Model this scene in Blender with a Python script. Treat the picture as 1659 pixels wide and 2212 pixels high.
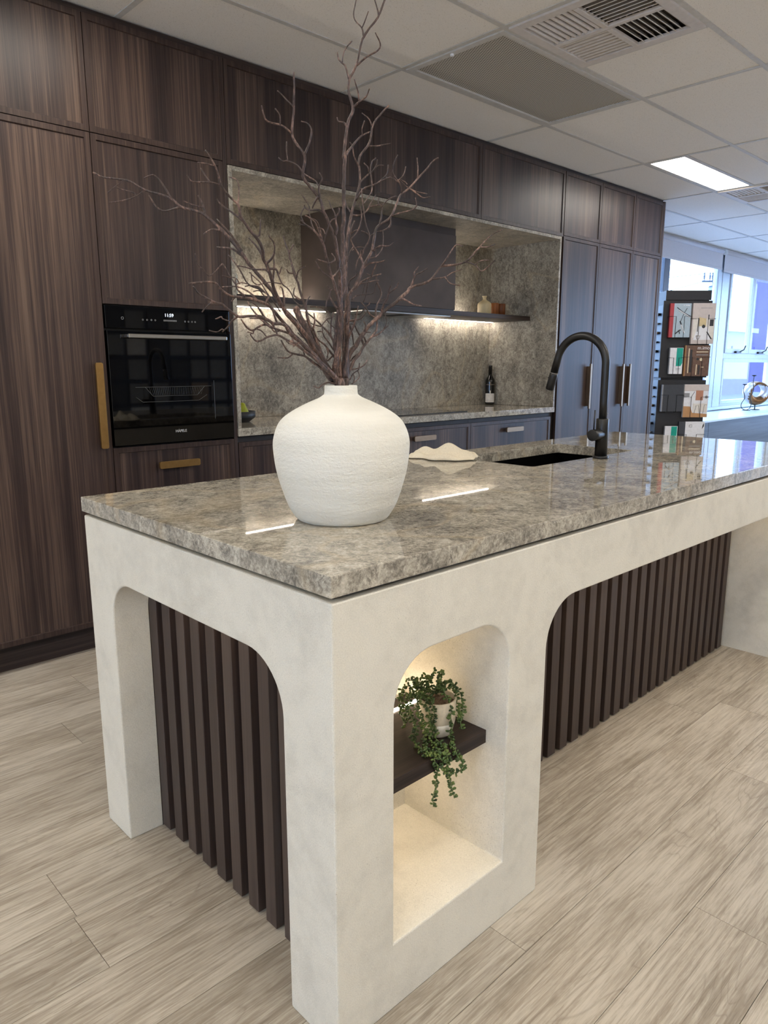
import bpy, bmesh, math, random
from mathutils import Matrix, Vector, noise as mnoise
random.seed(11)
for o in list(bpy.data.objects): bpy.data.objects.remove(o)
scene = bpy.context.scene
COL = scene.collection

# ------------------------------------------------------------ camera
cd = bpy.data.cameras.new('camera'); cam = bpy.data.objects.new('camera', cd); COL.objects.link(cam)
yaw, pit, rol = math.radians(46.2206), math.radians(-11.3652), math.radians(-0.0548)
fw = Vector((math.cos(pit)*math.cos(yaw), math.cos(pit)*math.sin(yaw), math.sin(pit)))
rt = Vector((math.sin(yaw), -math.cos(yaw), 0)); up = rt.cross(fw)
r2 = rt*math.cos(rol)+up*math.sin(rol); u2 = -rt*math.sin(rol)+up*math.cos(rol)
M = Matrix((r2, u2, -fw)).transposed().to_4x4(); M.translation = Vector((-0.7121, -0.8656, 1.2465))
cam.matrix_world = M
cd.sensor_fit = 'VERTICAL'; cd.sensor_height = 36.0; cd.sensor_width = 27.0
cd.lens = 1569.96*36.0/2212.0; cd.clip_start = 0.02; cd.clip_end = 300
scene.camera = cam

# ------------------------------------------------------------ sky, exposure
SKY_COL = (0.46, 0.66, 1.0); SKY_STR = 3.1
PANEL_COL = (1.0, 0.93, 0.83); PANEL_STR = 7.0
LED_COL = (1.0, 0.80, 0.58)
w = bpy.data.worlds.new('daylight'); scene.world = w; w.use_nodes = True
bg = w.node_tree.nodes['Background']; bg.inputs[0].default_value = (*SKY_COL, 1); bg.inputs[1].default_value = SKY_STR
vs = scene.view_settings; vs.view_transform = 'Standard'; vs.look = 'None'; vs.gamma = 1.0
vs.use_curve_mapping = False; vs.exposure = 1.68

# ------------------------------------------------------------ materials
def S(h):
    h = h.lstrip('#'); out = []
    for i in (0, 2, 4):
        c = int(h[i:i+2], 16)/255.0
        out.append(c/12.92 if c <= 0.04045 else ((c+0.055)/1.055)**2.4)
    return (*out, 1.0)
class NM:
    def __init__(s, name):
        s.m = bpy.data.materials.new(name); s.m.use_nodes = True; s.nt = s.m.node_tree
        s.b = s.nt.nodes['Principled BSDF']; s.N = s.nt.nodes; s.L = s.nt.links
    def n(s, t, **k):
        x = s.N.new(t)
        for a, v in k.items(): setattr(x, a, v)
        return x
    def link(s, a, b): s.L.new(a, b)
    def coord(s, scale=(1, 1, 1), rand=0.0, kind='Object'):
        tc = s.n('ShaderNodeTexCoord'); mp = s.n('ShaderNodeMapping'); mp.inputs['Scale'].default_value = scale
        src = tc.outputs[kind]
        if rand:
            oi = s.n('ShaderNodeObjectInfo'); vm = s.n('ShaderNodeVectorMath', operation='MULTIPLY_ADD')
            cb = s.n('ShaderNodeCombineXYZ')
            for i in range(3): s.link(oi.outputs['Random'], cb.inputs[i])
            s.link(cb.outputs[0], vm.inputs[0]); vm.inputs[1].default_value = (rand, rand*1.7, rand*0.6); s.link(src, vm.inputs[2]); src = vm.outputs[0]
        s.link(src, mp.inputs['Vector']); return mp.outputs[0]
    def noise(s, vec, scale, detail=4, rough=0.55, dist=0.0):
        x = s.n('ShaderNodeTexNoise'); x.inputs['Scale'].default_value = scale; x.inputs['Detail'].default_value = detail
        x.inputs['Roughness'].default_value = rough; x.inputs['Distortion'].default_value = dist
        s.link(vec, x.inputs['Vector']); return x.outputs[0]
    def ramp(s, fac, stops, interp='LINEAR'):
        x = s.n('ShaderNodeValToRGB'); x.color_ramp.interpolation = interp; e = x.color_ramp.elements
        while len(e) < len(stops): e.new(0.5)
        for el, (p, c) in zip(e, stops): el.position = p; el.color = c if not isinstance(c, (int, float)) else (c, c, c, 1)
        s.link(fac, x.inputs[0]); return x.outputs[0]
    def mix(s, fac, a, b, mode='MIX'):
        x = s.n('ShaderNodeMix', data_type='RGBA', blend_type=mode)
        for sock, v in ((x.inputs[0], fac), (x.inputs[6], a), (x.inputs[7], b)):
            if hasattr(v, 'links'): s.link(v, sock)
            else: sock.default_value = v
        return x.outputs[2]
    def math(s, op, a, b=0.0):
        x = s.n('ShaderNodeMath', operation=op)
        for i, v in enumerate((a, b)):
            if hasattr(v, 'links'): s.link(v, x.inputs[i])
            else: x.inputs[i].default_value = v
        return x.outputs[0]
    def bump(s, h, strength=0.2, dist=0.01):
        x = s.n('ShaderNodeBump'); x.inputs['Strength'].default_value = strength; x.inputs['Distance'].default_value = dist
        s.link(h, x.inputs['Height']); s.link(x.outputs[0], s.b.inputs['Normal'])
    def set(s, col=None, rough=None, metal=None, spec=None):
        for k, v in (('Base Color', col), ('Roughness', rough), ('Metallic', metal), ('Specular IOR Level', spec)):
            if v is None: continue
            if hasattr(v, 'links'): s.link(v, s.b.inputs[k])
            else: s.b.inputs[k].default_value = v
        return s.m
def plain(name, hexc, rough=0.5, metal=0.0, var=0.06, scale=40, bump=0.0, spec=None):
    x = NM(name); c = S(hexc); f = x.noise(x.coord(), scale, 3)
    lo = tuple(v*(1-var) for v in c[:3])+(1,); hi = tuple(min(1, v*(1+var)) for v in c[:3])+(1,)
    x.set(x.ramp(f, [(0.3, lo), (0.7, hi)]), rough, metal, spec)
    if bump: x.bump(f, bump, 0.002)
    return x.m
def emit(name, col, strength):
    x = NM(name); e = x.b.inputs['Emission Color']; e.default_value = (*col[:3], 1); x.b.inputs['Emission Strength'].default_value = strength
    x.b.inputs['Base Color'].default_value = (0.8, 0.8, 0.8, 1); return x.m
def wood(name, dark, mid, light, ax='z', rough=0.40, rand=7.0, band=1.0):
    x = NM(name)
    fine = {'z': (1, 1, 0.012), 'x': (0.012, 1, 1), 'y': (1, 0.012, 1)}[ax]
    broad = {'z': (1, 1, 0.03), 'x': (0.03, 1, 1), 'y': (1, 0.03, 1)}[ax]
    f1 = x.noise(x.coord(fine, rand), 170, 5, 0.65); f2 = x.noise(x.coord(broad, rand), 9, 3, 0.5, 0.3); f3 = x.noise(x.coord(fine, rand), 55, 3, 0.6)
    f2 = x.ramp(f2, [(0.36, 0.30), (0.46, 0.44), (0.54, 0.56), (0.66, 0.70)])
    f = x.math('ADD', x.math('MULTIPLY', f1, 0.42), x.math('ADD', x.math('MULTIPLY', f2, 0.36*band), x.math('ADD', x.math('MULTIPLY', f3, 0.26), 0.18*(1-band)-0.02)))
    x.set(x.ramp(f, [(0.40, S(dark)), (0.52, S(mid)), (0.64, S(light))]), rough, spec=0.36)
    x.bump(f1, 0.10, 0.0015); return x.m
def stone(name, rough, k=1.0, scale=(1, 1, 1), sp=0.3):
    x = NM(name); v = x.coord(scale)
    big = x.noise(v, 4.5, 6, 0.6, 0.8); mid = x.noise(v, 30, 8, 0.75, 0.9); fine = x.noise(v, 120, 5, 0.75, 0.5)
    f = x.math('ADD', x.math('MULTIPLY', big, 0.24), x.math('ADD', x.math('MULTIPLY', mid, 0.44), x.math('MULTIPLY', fine, 0.34)))
    def c(h): q = S(h); return (q[0]*k, q[1]*k, q[2]*k, 1)
    base = x.ramp(f, [(0.39, c('#5a564f')), (0.48, c('#8b857a')), (0.55, c('#b3ac9d')), (0.64, c('#d8d1c2'))])
    ve = x.math('ABSOLUTE', x.math('SUBTRACT', x.noise(v, 38, 5, 0.6, 1.8), 0.5))
    vf = x.ramp(ve, [(0.0, 1.0), (0.028, 0.0)])
    mask = x.ramp(x.noise(v, 9, 2), [(0.42, 0.0), (0.62, 0.75)])
    base = x.mix(x.math('MULTIPLY', vf, mask), base, c('#d8cfbd'))
    lv = x.ramp(x.math('ABSOLUTE', x.math('SUBTRACT', x.noise(v, 2.1, 2, 0.4, 0.5), 0.5)), [(0.0, 0.20), (0.02, 0.0)])
    base = x.mix(lv, base, c('#d9c29a'))
    x.set(base, rough, spec=sp); return x.m
def concrete(name, hexc, k=1.0):
    x = NM(name); v = x.coord(); c = S(hexc)
    f = x.noise(v, 5, 5, 0.55, 0.8); g = x.noise(v, 28, 5, 0.6)
    col = x.ramp(x.math('ADD', x.math('MULTIPLY', f, 0.65), x.math('MULTIPLY', g, 0.35)), [(0.34, tuple(q*0.86 for q in c[:3])+(1,)), (0.52, c), (0.68, tuple(min(1, q*1.05) for q in c[:3])+(1,))])
    gr = x.ramp(x.noise(v, 430, 3, 0.7), [(0.35, 0.90), (0.65, 1.06)]); col = x.mix(1.0, col, gr, 'MULTIPLY')
    sp = x.math('MULTIPLY', x.ramp(x.noise(v, 330, 2, 0.5), [(0.655, 0.0), (0.70, 1.0)]), x.ramp(x.noise(v, 7, 3), [(0.46, 0.0), (0.60, 0.55)]))
    x.set(x.mix(sp, col, S('#8e8572')), 0.82, spec=0.3)
    x.bump(x.math('ADD', x.noise(v, 210, 4, 0.7), x.math('MULTIPLY', x.noise(v, 26, 4, 0.6, 0.8), 1.3)), 0.30, 0.003); return x.m
def floor_mat(name):
    x = NM(name); r = 13.0
    v = x.coord((1, 1, 1), r); vs_ = x.coord((0.10, 1, 1), r); vf = x.coord((0.022, 1, 1), r)
    vm_ = x.coord((0.045, 1, 1), r); vg = x.coord((0.16, 1, 1), r)
    big = x.noise(vg, 7, 4, 0.55, 0.6); fine = x.noise(vf, 210, 4, 0.7); dash = x.noise(vm_, 120, 5, 0.75, 0.4); mid = x.noise(vg, 40, 6, 0.7, 0.8)
    rings = x.math('FRACT', x.math('MULTIPLY', x.noise(x.coord((0.22, 1, 1), r), 4.6, 3, 0.45, 0.9), 24.0))
    rmask = x.ramp(x.noise(x.coord((0.4, 1, 1), r), 4.2, 2), [(0.50, 0.0), (0.62, 1.0)])
    rf = x.math('MULTIPLY', x.ramp(rings, [(0.0, 0.0), (0.40, 0.2), (0.50, 1.0), (0.60, 0.2), (1.0, 0.0)]), rmask)
    patch_ = x.noise(x.coord((0.3, 1, 1), r), 6, 3, 0.5, 0.8)
    f = x.math('ADD', x.math('ADD', x.math('MULTIPLY', patch_, 0.23), x.math('MULTIPLY', mid, 0.23)), x.math('ADD', x.math('MULTIPLY', fine, 0.24), x.math('MULTIPLY', dash, 0.30)))
    col = x.ramp(f, [(0.37, S('#7b7163')), (0.46, S('#9c9182')), (0.54, S('#b9b0a1')), (0.65, S('#cac2b2'))])
    col = x.mix(x.math('MULTIPLY', rf, 0.42), col, S('#7a6e60'))
    oi = x.n('ShaderNodeObjectInfo'); tone = x.ramp(oi.outputs['Random'], [(0.0, 0.94), (1.0, 1.06)])
    x.set(x.mix(1.0, col, tone, 'MULTIPLY'), 0.42, spec=0.35); x.bump(fine, 0.12, 0.001); return x.m
def tile_mat(name):
    x = NM(name); v = x.coord((1, 1, 1), 9.0)
    fis = x.ramp(x.noise(x.coord((1, 1.8, 1), 9.0), 150, 2, 0.5, 0.6), [(0.63, 0.0), (0.70, 1.0)])
    pin = x.ramp(x.noise(v, 420, 1), [(0.68, 0.0), (0.74, 0.8)])
    col = x.mix(x.math('MAXIMUM', x.math('MULTIPLY', fis, 0.5), pin), S('#f1ece4'), S('#a9a295'))
    x.set(col, 0.9, spec=0.1); x.bump(x.noise(v, 160, 3, 0.6), 0.25, 0.002); return x.m
def perf_mat(name):
    x = NM(name); tc = x.n('ShaderNodeTexCoord'); sp = x.n('ShaderNodeSeparateXYZ'); x.link(tc.outputs['Object'], sp.inputs[0])
    def cell(o, p): return x.math('SUBTRACT', x.math('FRACT', x.math('DIVIDE', o, p)), 0.5)
    row = x.math('FLOOR', x.math('DIVIDE', sp.outputs[1], 0.011))
    off = x.math('MULTIPLY', x.math('MODULO', row, 2.0), 0.0065)
    a = cell(x.math('ADD', sp.outputs[0], off), 0.013); b = cell(sp.outputs[1], 0.011)
    d = x.math('SQRT', x.math('ADD', x.math('MULTIPLY', a, a), x.math('MULTIPLY', b, b)))
    hole = x.ramp(d, [(0.29, 0.0), (0.34, 1.0)])
    x.set(x.mix(hole, S('#4a4842'), S('#c4bfb3')), 0.6); return x.m
def bark(name):
    x = NM(name); v = x.coord((1, 1, 0.35)); f = x.noise(v, 210, 5, 0.7); g = x.noise(v, 30, 3)
    col = x.ramp(x.math('ADD', x.math('MULTIPLY', f, 0.6), x.math('MULTIPLY', g, 0.4)), [(0.36, S('#1d1513')), (0.52, S('#4b3a35')), (0.66, S('#98786a'))])
    x.set(col, 0.55); x.bump(f, 0.6, 0.002); return x.m
def leaf_mat(name):
    x = NM(name); f = x.noise(x.coord(), 60, 3)
    x.set(x.ramp(f, [(0.3, S('#23331a')), (0.5, S('#41592b')), (0.72, S('#70823f'))]), 0.45); return x.m
def vase_mat(name):
    x = NM(name); v = x.coord(); b1 = x.noise(x.coord((1, 1, 2.2)), 75, 5, 0.6); b2 = x.noise(x.coord((0.3, 0.3, 5)), 8, 3)
    x.set(x.ramp(b2, [(0.3, S('#dcd9cd')), (0.7, S('#e8e5da'))]), 0.9, spec=0.15)
    x.bump(x.math('ADD', b1, x.math('ADD', x.math('MULTIPLY', b2, 0.7), x.math('MULTIPLY', x.noise(v, 240, 3, 0.6), 0.45))), 0.5, 0.006); return x.m
def glass(name, tint=(1, 1, 1, 1)):
    x = NM(name); tr = x.n('ShaderNodeBsdfTransparent'); tr.inputs[0].default_value = tint; gl = x.n('ShaderNodeBsdfGlossy'); gl.inputs['Roughness'].default_value = 0.02
    lw = x.n('ShaderNodeLayerWeight'); lw.inputs[0].default_value = 0.5; mx = x.n('ShaderNodeMixShader')
    x.link(x.math('ADD', x.math('MULTIPLY', x.math('POWER', lw.outputs['Facing'], 5.0), 0.6), 0.035), mx.inputs[0]); x.link(tr.outputs[0], mx.inputs[1]); x.link(gl.outputs[0], mx.inputs[2])
    x.link(mx.outputs[0], x.N['Material Output'].inputs['Surface']); return x.m
def fabric(name, hexc):
    x = NM(name); c = S(hexc); f = x.noise(x.coord(), 260, 2)
    x.set(x.ramp(f, [(0.35, tuple(q*0.88 for q in c[:3])+(1,)), (0.65, c)]), 0.9, spec=0.1); x.bump(f, 0.25, 0.001); return x.m

MT = dict(
  door=wood('dark_timber_upright_grain', '#271e1d', '#40322d', '#645246'),
  rail=wood('dark_timber_level_grain', '#2a1f1c', '#3d2f2a', '#54443b', 'z', 0.4, 7.0, 0.3),
  kick=wood('kickboard_timber', '#1c1513', '#2f2522', '#463832', 'x', 0.5),
  carcass=plain('carcass_dark', '#1d1715', 0.6),
  stone=stone('grey_stone_polished', 0.018, 0.92, sp=0.3), stone_v=stone('grey_stone_splashback', 0.34, 0.84, (1, 1, 0.8)),
  concrete=concrete('white_microcement', '#d9d4c6'),
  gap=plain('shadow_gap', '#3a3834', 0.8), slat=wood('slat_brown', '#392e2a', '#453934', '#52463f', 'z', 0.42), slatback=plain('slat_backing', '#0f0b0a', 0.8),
  floor=floor_mat('grey_oak_plank'), sub=plain('floor_joint', '#4a4238', 0.9),
  tile=tile_mat('mineral_ceiling_tile'), bar=plain('ceiling_bar_white', '#cbc8c2', 0.55), ceil=plain('ceiling_void', '#8b877f', 0.9),
  wall=plain('painted_wall', '#e6e3dc', 0.85, scale=12), white=plain('white_paint', '#e9ebee', 0.5),
  perf=perf_mat('perforated_sheet'), vent=plain('vent_white', '#d6cfc9', 0.5), ventdark=plain('vent_void', '#4a4543', 0.9),
  frame_grey=plain('window_frame_grey', '#c9d2da', 0.4), frame_dark=plain('window_mullion_dark', '#555a66', 0.5),
  glass=glass('window_glass', (0.93, 0.97, 1, 1)), blind=fabric('blind_fabric', '#cfccd0'),
  black_glass=plain('black_oven_glass', '#040405', 0.03, var=0.0, spec=0.6), black=plain('black_matt_metal', '#121213', 0.38, var=0.1), blacksteel=plain('black_enamel', '#0c0c0d', 0.25),
  steel=plain('brushed_steel', '#b5b2ad', 0.28, 1.0, 0.04), bronze=plain('brushed_bronze', '#a58250', 0.42, 1.0, 0.08), dull_bronze=plain('dull_bronze', '#8e7a66', 0.4, 1.0, 0.06),
  hood=plain('hood_dark_metal', '#4f4641', 0.62, 0.0, 0.22, 4, spec=0.25), vase=vase_mat('chalk_white_plaster'), bark=bark('dark_bark'), leaf=leaf_mat('succulent_leaf'), stemg=plain('succulent_stem', '#68794a', 0.6),
  soil=plain('gravel_soil', '#75604f', 0.95, var=0.5, scale=300, bump=0.8), pot=plain('speckled_cream_pot', '#d9cdb6', 0.5, var=0.12, scale=120), pot2=plain('white_glaze_pot', '#e4ddcf', 0.4),
  linen=fabric('cream_linen', '#dfd4bd'), bottle=plain('dark_bottle_glass', '#07090a', 0.08, spec=0.6), label=plain('paper_label', '#d8d3cb', 0.7, var=0.1, scale=60), foil=plain('bottle_capsule', '#0d0d0f', 0.35),
  bowl=plain('charcoal_bowl', '#23272c', 0.5), pear=plain('pear_skin', '#a3ad1e', 0.4, var=0.25, scale=14), pearstem=plain('pear_stem', '#3d2a1c', 0.7),
  cream=plain('cream_ceramic', '#cdbb93', 0.55, var=0.1, scale=25), cup=wood('light_brown_timber', '#5d3217', '#8a5026', '#a96a38'), sage=plain('pale_grey_ceramic', '#b9bbb0', 0.5),
  display=plain('display_board_black', '#26282e', 0.5), wire=plain('black_wire', '#141417', 0.4), page=plain('paper_edge', '#dcd8d2', 0.8),
  red=plain('red_spine', '#b0414a', 0.5), cblue=plain('pale_blue_cover', '#a9bccb', 0.35), cgrey=plain('pale_grey_cover', '#c8bfbd', 0.35), teal=plain('teal_print', '#119d8c', 0.4), cwhite=plain('white_cover', '#e2e4ea', 0.4), cbrown=plain('brown_cover', '#6a5246', 0.4, var=0.2), cdark=plain('slate_cover', '#3d4149', 0.45),
  ink=plain('dark_print', '#33343a', 0.6), cream_print=plain('cream_print', '#e3d6b8', 0.5), terra=plain('terracotta_print', '#b27f68', 0.5), oak=plain('oak_print', '#b98d62', 0.5), greyp=plain('grey_print', '#8d8f94', 0.5),
  sculpt=plain('aged_bronze_shell', '#8c6a4a', 0.32, 0.9, 0.3, 9), silver=plain('pale_metal_leaf', '#d9d2cf', 0.3, 0.7),
  bench=wood('bench_dark_timber', '#25262a', '#3a3b42', '#51525a', 'x', 0.4), sill=plain('sill_white', '#c7d6e6', 0.3),
  ash=plain('asphalt', '#6a6a76', 0.9), facade=plain('neighbour_render', '#6f6892', 0.9, scale=2), facade2=plain('neighbour_brick', '#5c5684', 0.9, scale=3), fwin=plain('neighbour_pane', '#48457c', 0.2), pole=plain('pole_timber', '#4f5a66', 0.9),
  lit=emit('light_panel', PANEL_COL, PANEL_STR), led=emit('led_strip', LED_COL, 13.0), ledw=emit('led_strip_neutral', (1.0, 0.89, 0.78), 22.0), ledup=emit('led_strip_upward', (1.0, 0.89, 0.78), 18.0), clock=emit('oven_clock', (0.62, 0.78, 1.0), 0.5),
  icon=plain('oven_print', '#8d8d8d', 0.5), rack=plain('oven_rack_dim', '#4a4a4a', 0.5), logo=plain('oven_logo', '#c4c4c4', 0.4), tilea=plain('sample_grey', '#77756f', 0.5, var=0.2), tileb=plain('sample_dark', '#3a3937', 0.5, var=0.2), tilec=plain('sample_pale', '#b5b0a6', 0.5, var=0.15), tiled=plain('sample_tan', '#8b765f', 0.5, var=0.2),
)

# ------------------------------------------------------------ helpers
def box(bm, x0, x1, y0, y1, z0, z1):
    vs_ = [bm.verts.new((x, y, z)) for x in (x0, x1) for y in (y0, y1) for z in (z0, z1)]
    for f in ((0, 1, 3, 2), (4, 6, 7, 5), (0, 4, 5, 1), (2, 3, 7, 6), (0, 2, 6, 4), (1, 5, 7, 3)): bm.faces.new([vs_[i] for i in f])
    return vs_
def boxes(*bs):
    bm = bmesh.new()
    for b in bs: box(bm, *b)
    return bm
def lathe(bm, prof, c=(0, 0, 0), seg=32, cap0=True, cap1=True):
    rings = []
    for r, z in prof:
        rings.append([bm.verts.new((c[0]+r*math.cos(2*math.pi*i/seg), c[1]+r*math.sin(2*math.pi*i/seg), c[2]+z)) for i in range(seg)])
    for a, b in zip(rings, rings[1:]):
        for i in range(seg): bm.faces.new((a[i], a[(i+1) % seg], b[(i+1) % seg], b[i]))
    if cap0: bm.faces.new(rings[0][::-1])
    if cap1: bm.faces.new(rings[-1])
def tube(bm, pts, rad, seg=8, cap=True):
    pts = [Vector(p) for p in pts]; n = len(pts)
    if not hasattr(rad, '__len__'): rad = [rad]*n
    t0 = (pts[1]-pts[0]).normalized(); a = Vector((0, 0, 1)) if abs(t0.z) < 0.9 else Vector((1, 0, 0))
    u = t0.cross(a).normalized(); prev = None; first = None
    for i, p in enumerate(pts):
        t = (pts[min(i+1, n-1)]-pts[max(i-1, 0)])
        t = t.normalized() if t.length > 1e-9 else t0
        u = (u-t*u.dot(t)); u = u.normalized() if u.length > 1e-6 else t.orthogonal().normalized(); v = t.cross(u)
        ring = [bm.verts.new(p+(u*math.cos(2*math.pi*k/seg)+v*math.sin(2*math.pi*k/seg))*rad[i]) for k in range(seg)]
        if prev:
            for k in range(seg): bm.faces.new((prev[k], prev[(k+1) % seg], ring[(k+1) % seg], ring[k]))
        else: first = ring
        prev = ring
    if cap: bm.faces.new(first[::-1]); bm.faces.new(prev)
def smooth_path(pts, k=4):
    P = [Vector(p) for p in pts]; out = []
    if len(P) < 3: return [tuple(p) for p in P]
    Q = [2*P[0]-P[1]]+P+[2*P[-1]-P[-2]]
    for i in range(1, len(Q)-2):
        a, b, c, d = Q[i-1:i+3]
        for j in range(k):
            t = j/k; out.append(0.5*((2*b)+(c-a)*t+(2*a-5*b+4*c-d)*t*t+(3*b-a-3*c+d)*t**3))
    out.append(P[-1]); return out
def mesh(name, bm, mat, smooth=False, ang=None):
    bmesh.ops.recalc_face_normals(bm, faces=bm.faces[:])
    me = bpy.data.meshes.new(name); bm.to_mesh(me); bm.free()
    if mat: me.materials.append(MT[mat] if isinstance(mat, str) else mat)
    if smooth:
        for p in me.polygons: p.use_smooth = True
    return me
def bevel(o, w=0.002, seg=2):
    m = o.modifiers.new('bevel', 'BEVEL'); m.width = w; m.segments = seg; m.limit_method = 'ANGLE'; m.angle_limit = math.radians(40); return o
def attach(o, parent):
    o.parent = parent; o.matrix_parent_inverse = parent.matrix_basis.inverted()
def obj(name, bm, mat, parent=None, smooth=False, bev=0, label=None):
    me = bm if isinstance(bm, bpy.types.Mesh) else mesh(name, bm, mat, smooth)
    o = bpy.data.objects.new(name, me); COL.objects.link(o)
    if parent is not None: attach(o, parent)
    if bev: bevel(o, bev)
    if label: o['label'] = label
    return o
def tag(o, label, cat, group=None):
    o['label'] = label; o['category'] = cat
    if group: o['group'] = group
    return o
def thing(name, label, cat, loc=(0, 0, 0), group=None):
    o = bpy.data.objects.new(name, None); COL.objects.link(o); o.location = loc; o.empty_display_size = 0.05
    o.matrix_basis = Matrix.Translation(loc)
    return tag(o, label, cat, group)
def struct(name, bm, mat, parent=None, bev=0):
    o = obj(name, bm, mat, parent, bev=bev)
    if parent is None: o['kind'] = 'structure'
    return o
def piece(name, me, parent, loc, label=None):
    o = bpy.data.objects.new(name, me); COL.objects.link(o); o.location = loc; attach(o, parent)
    if label: o['label'] = label
    return o
def arc(cx, cy, r, a0, a1, n=10):
    return [(cx+r*math.cos(math.radians(a0+(a1-a0)*i/n)), cy+r*math.sin(math.radians(a0+(a1-a0)*i/n))) for i in range(n+1)]
def extrude_poly(bm, outer, holes, axis, a, b):
    """fill a 2D outline with holes and extrude it along axis from a to b"""
    def P(p, w): return {'x': (w, p[0], p[1]), 'y': (p[0], w, p[1]), 'z': (p[0], p[1], w)}[axis]
    tmp = bmesh.new(); edges = []
    for loop in [outer]+holes:
        v = [tmp.verts.new(P(p, a)) for p in loop]
        edges += [tmp.edges.new((v[i], v[(i+1) % len(v)])) for i in range(len(v))]
    bmesh.ops.triangle_fill(tmp, use_beauty=True, use_dissolve=False, edges=edges)
    r = bmesh.ops.extrude_face_region(tmp, geom=tmp.faces[:])
    d = Vector(P((0, 0), b))-Vector(P((0, 0), a))
    bmesh.ops.translate(tmp, vec=d, verts=[g for g in r['geom'] if isinstance(g, bmesh.types.BMVert)])
    bmesh.ops.recalc_face_normals(tmp, faces=tmp.faces[:])
    me = bpy.data.meshes.new('tmp'); tmp.to_mesh(me); tmp.free(); bm.from_mesh(me); bpy.data.meshes.remove(me)
def text(name, body, size, loc, rot, mat, parent, ext=0.0004, label=None):
    cu = bpy.data.curves.new(name, 'FONT'); cu.body = body; cu.size = size; cu.extrude = ext; cu.align_x = 'CENTER'; cu.align_y = 'CENTER'
    t = bpy.data.objects.new(name, cu); COL.objects.link(t); bpy.context.view_layer.update()
    me = bpy.data.meshes.new_from_object(t.evaluated_get(bpy.context.evaluated_depsgraph_get())); bpy.data.objects.remove(t)
    me.materials.clear(); me.materials.append(MT[mat]); me.transform(Matrix.Translation(loc) @ rot.to_matrix().to_4x4())
    return obj(name, me, None, parent, label=label)
from mathutils import Euler
FACE_S = Euler((math.pi/2, 0, 0))        # lettering that faces -y
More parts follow.
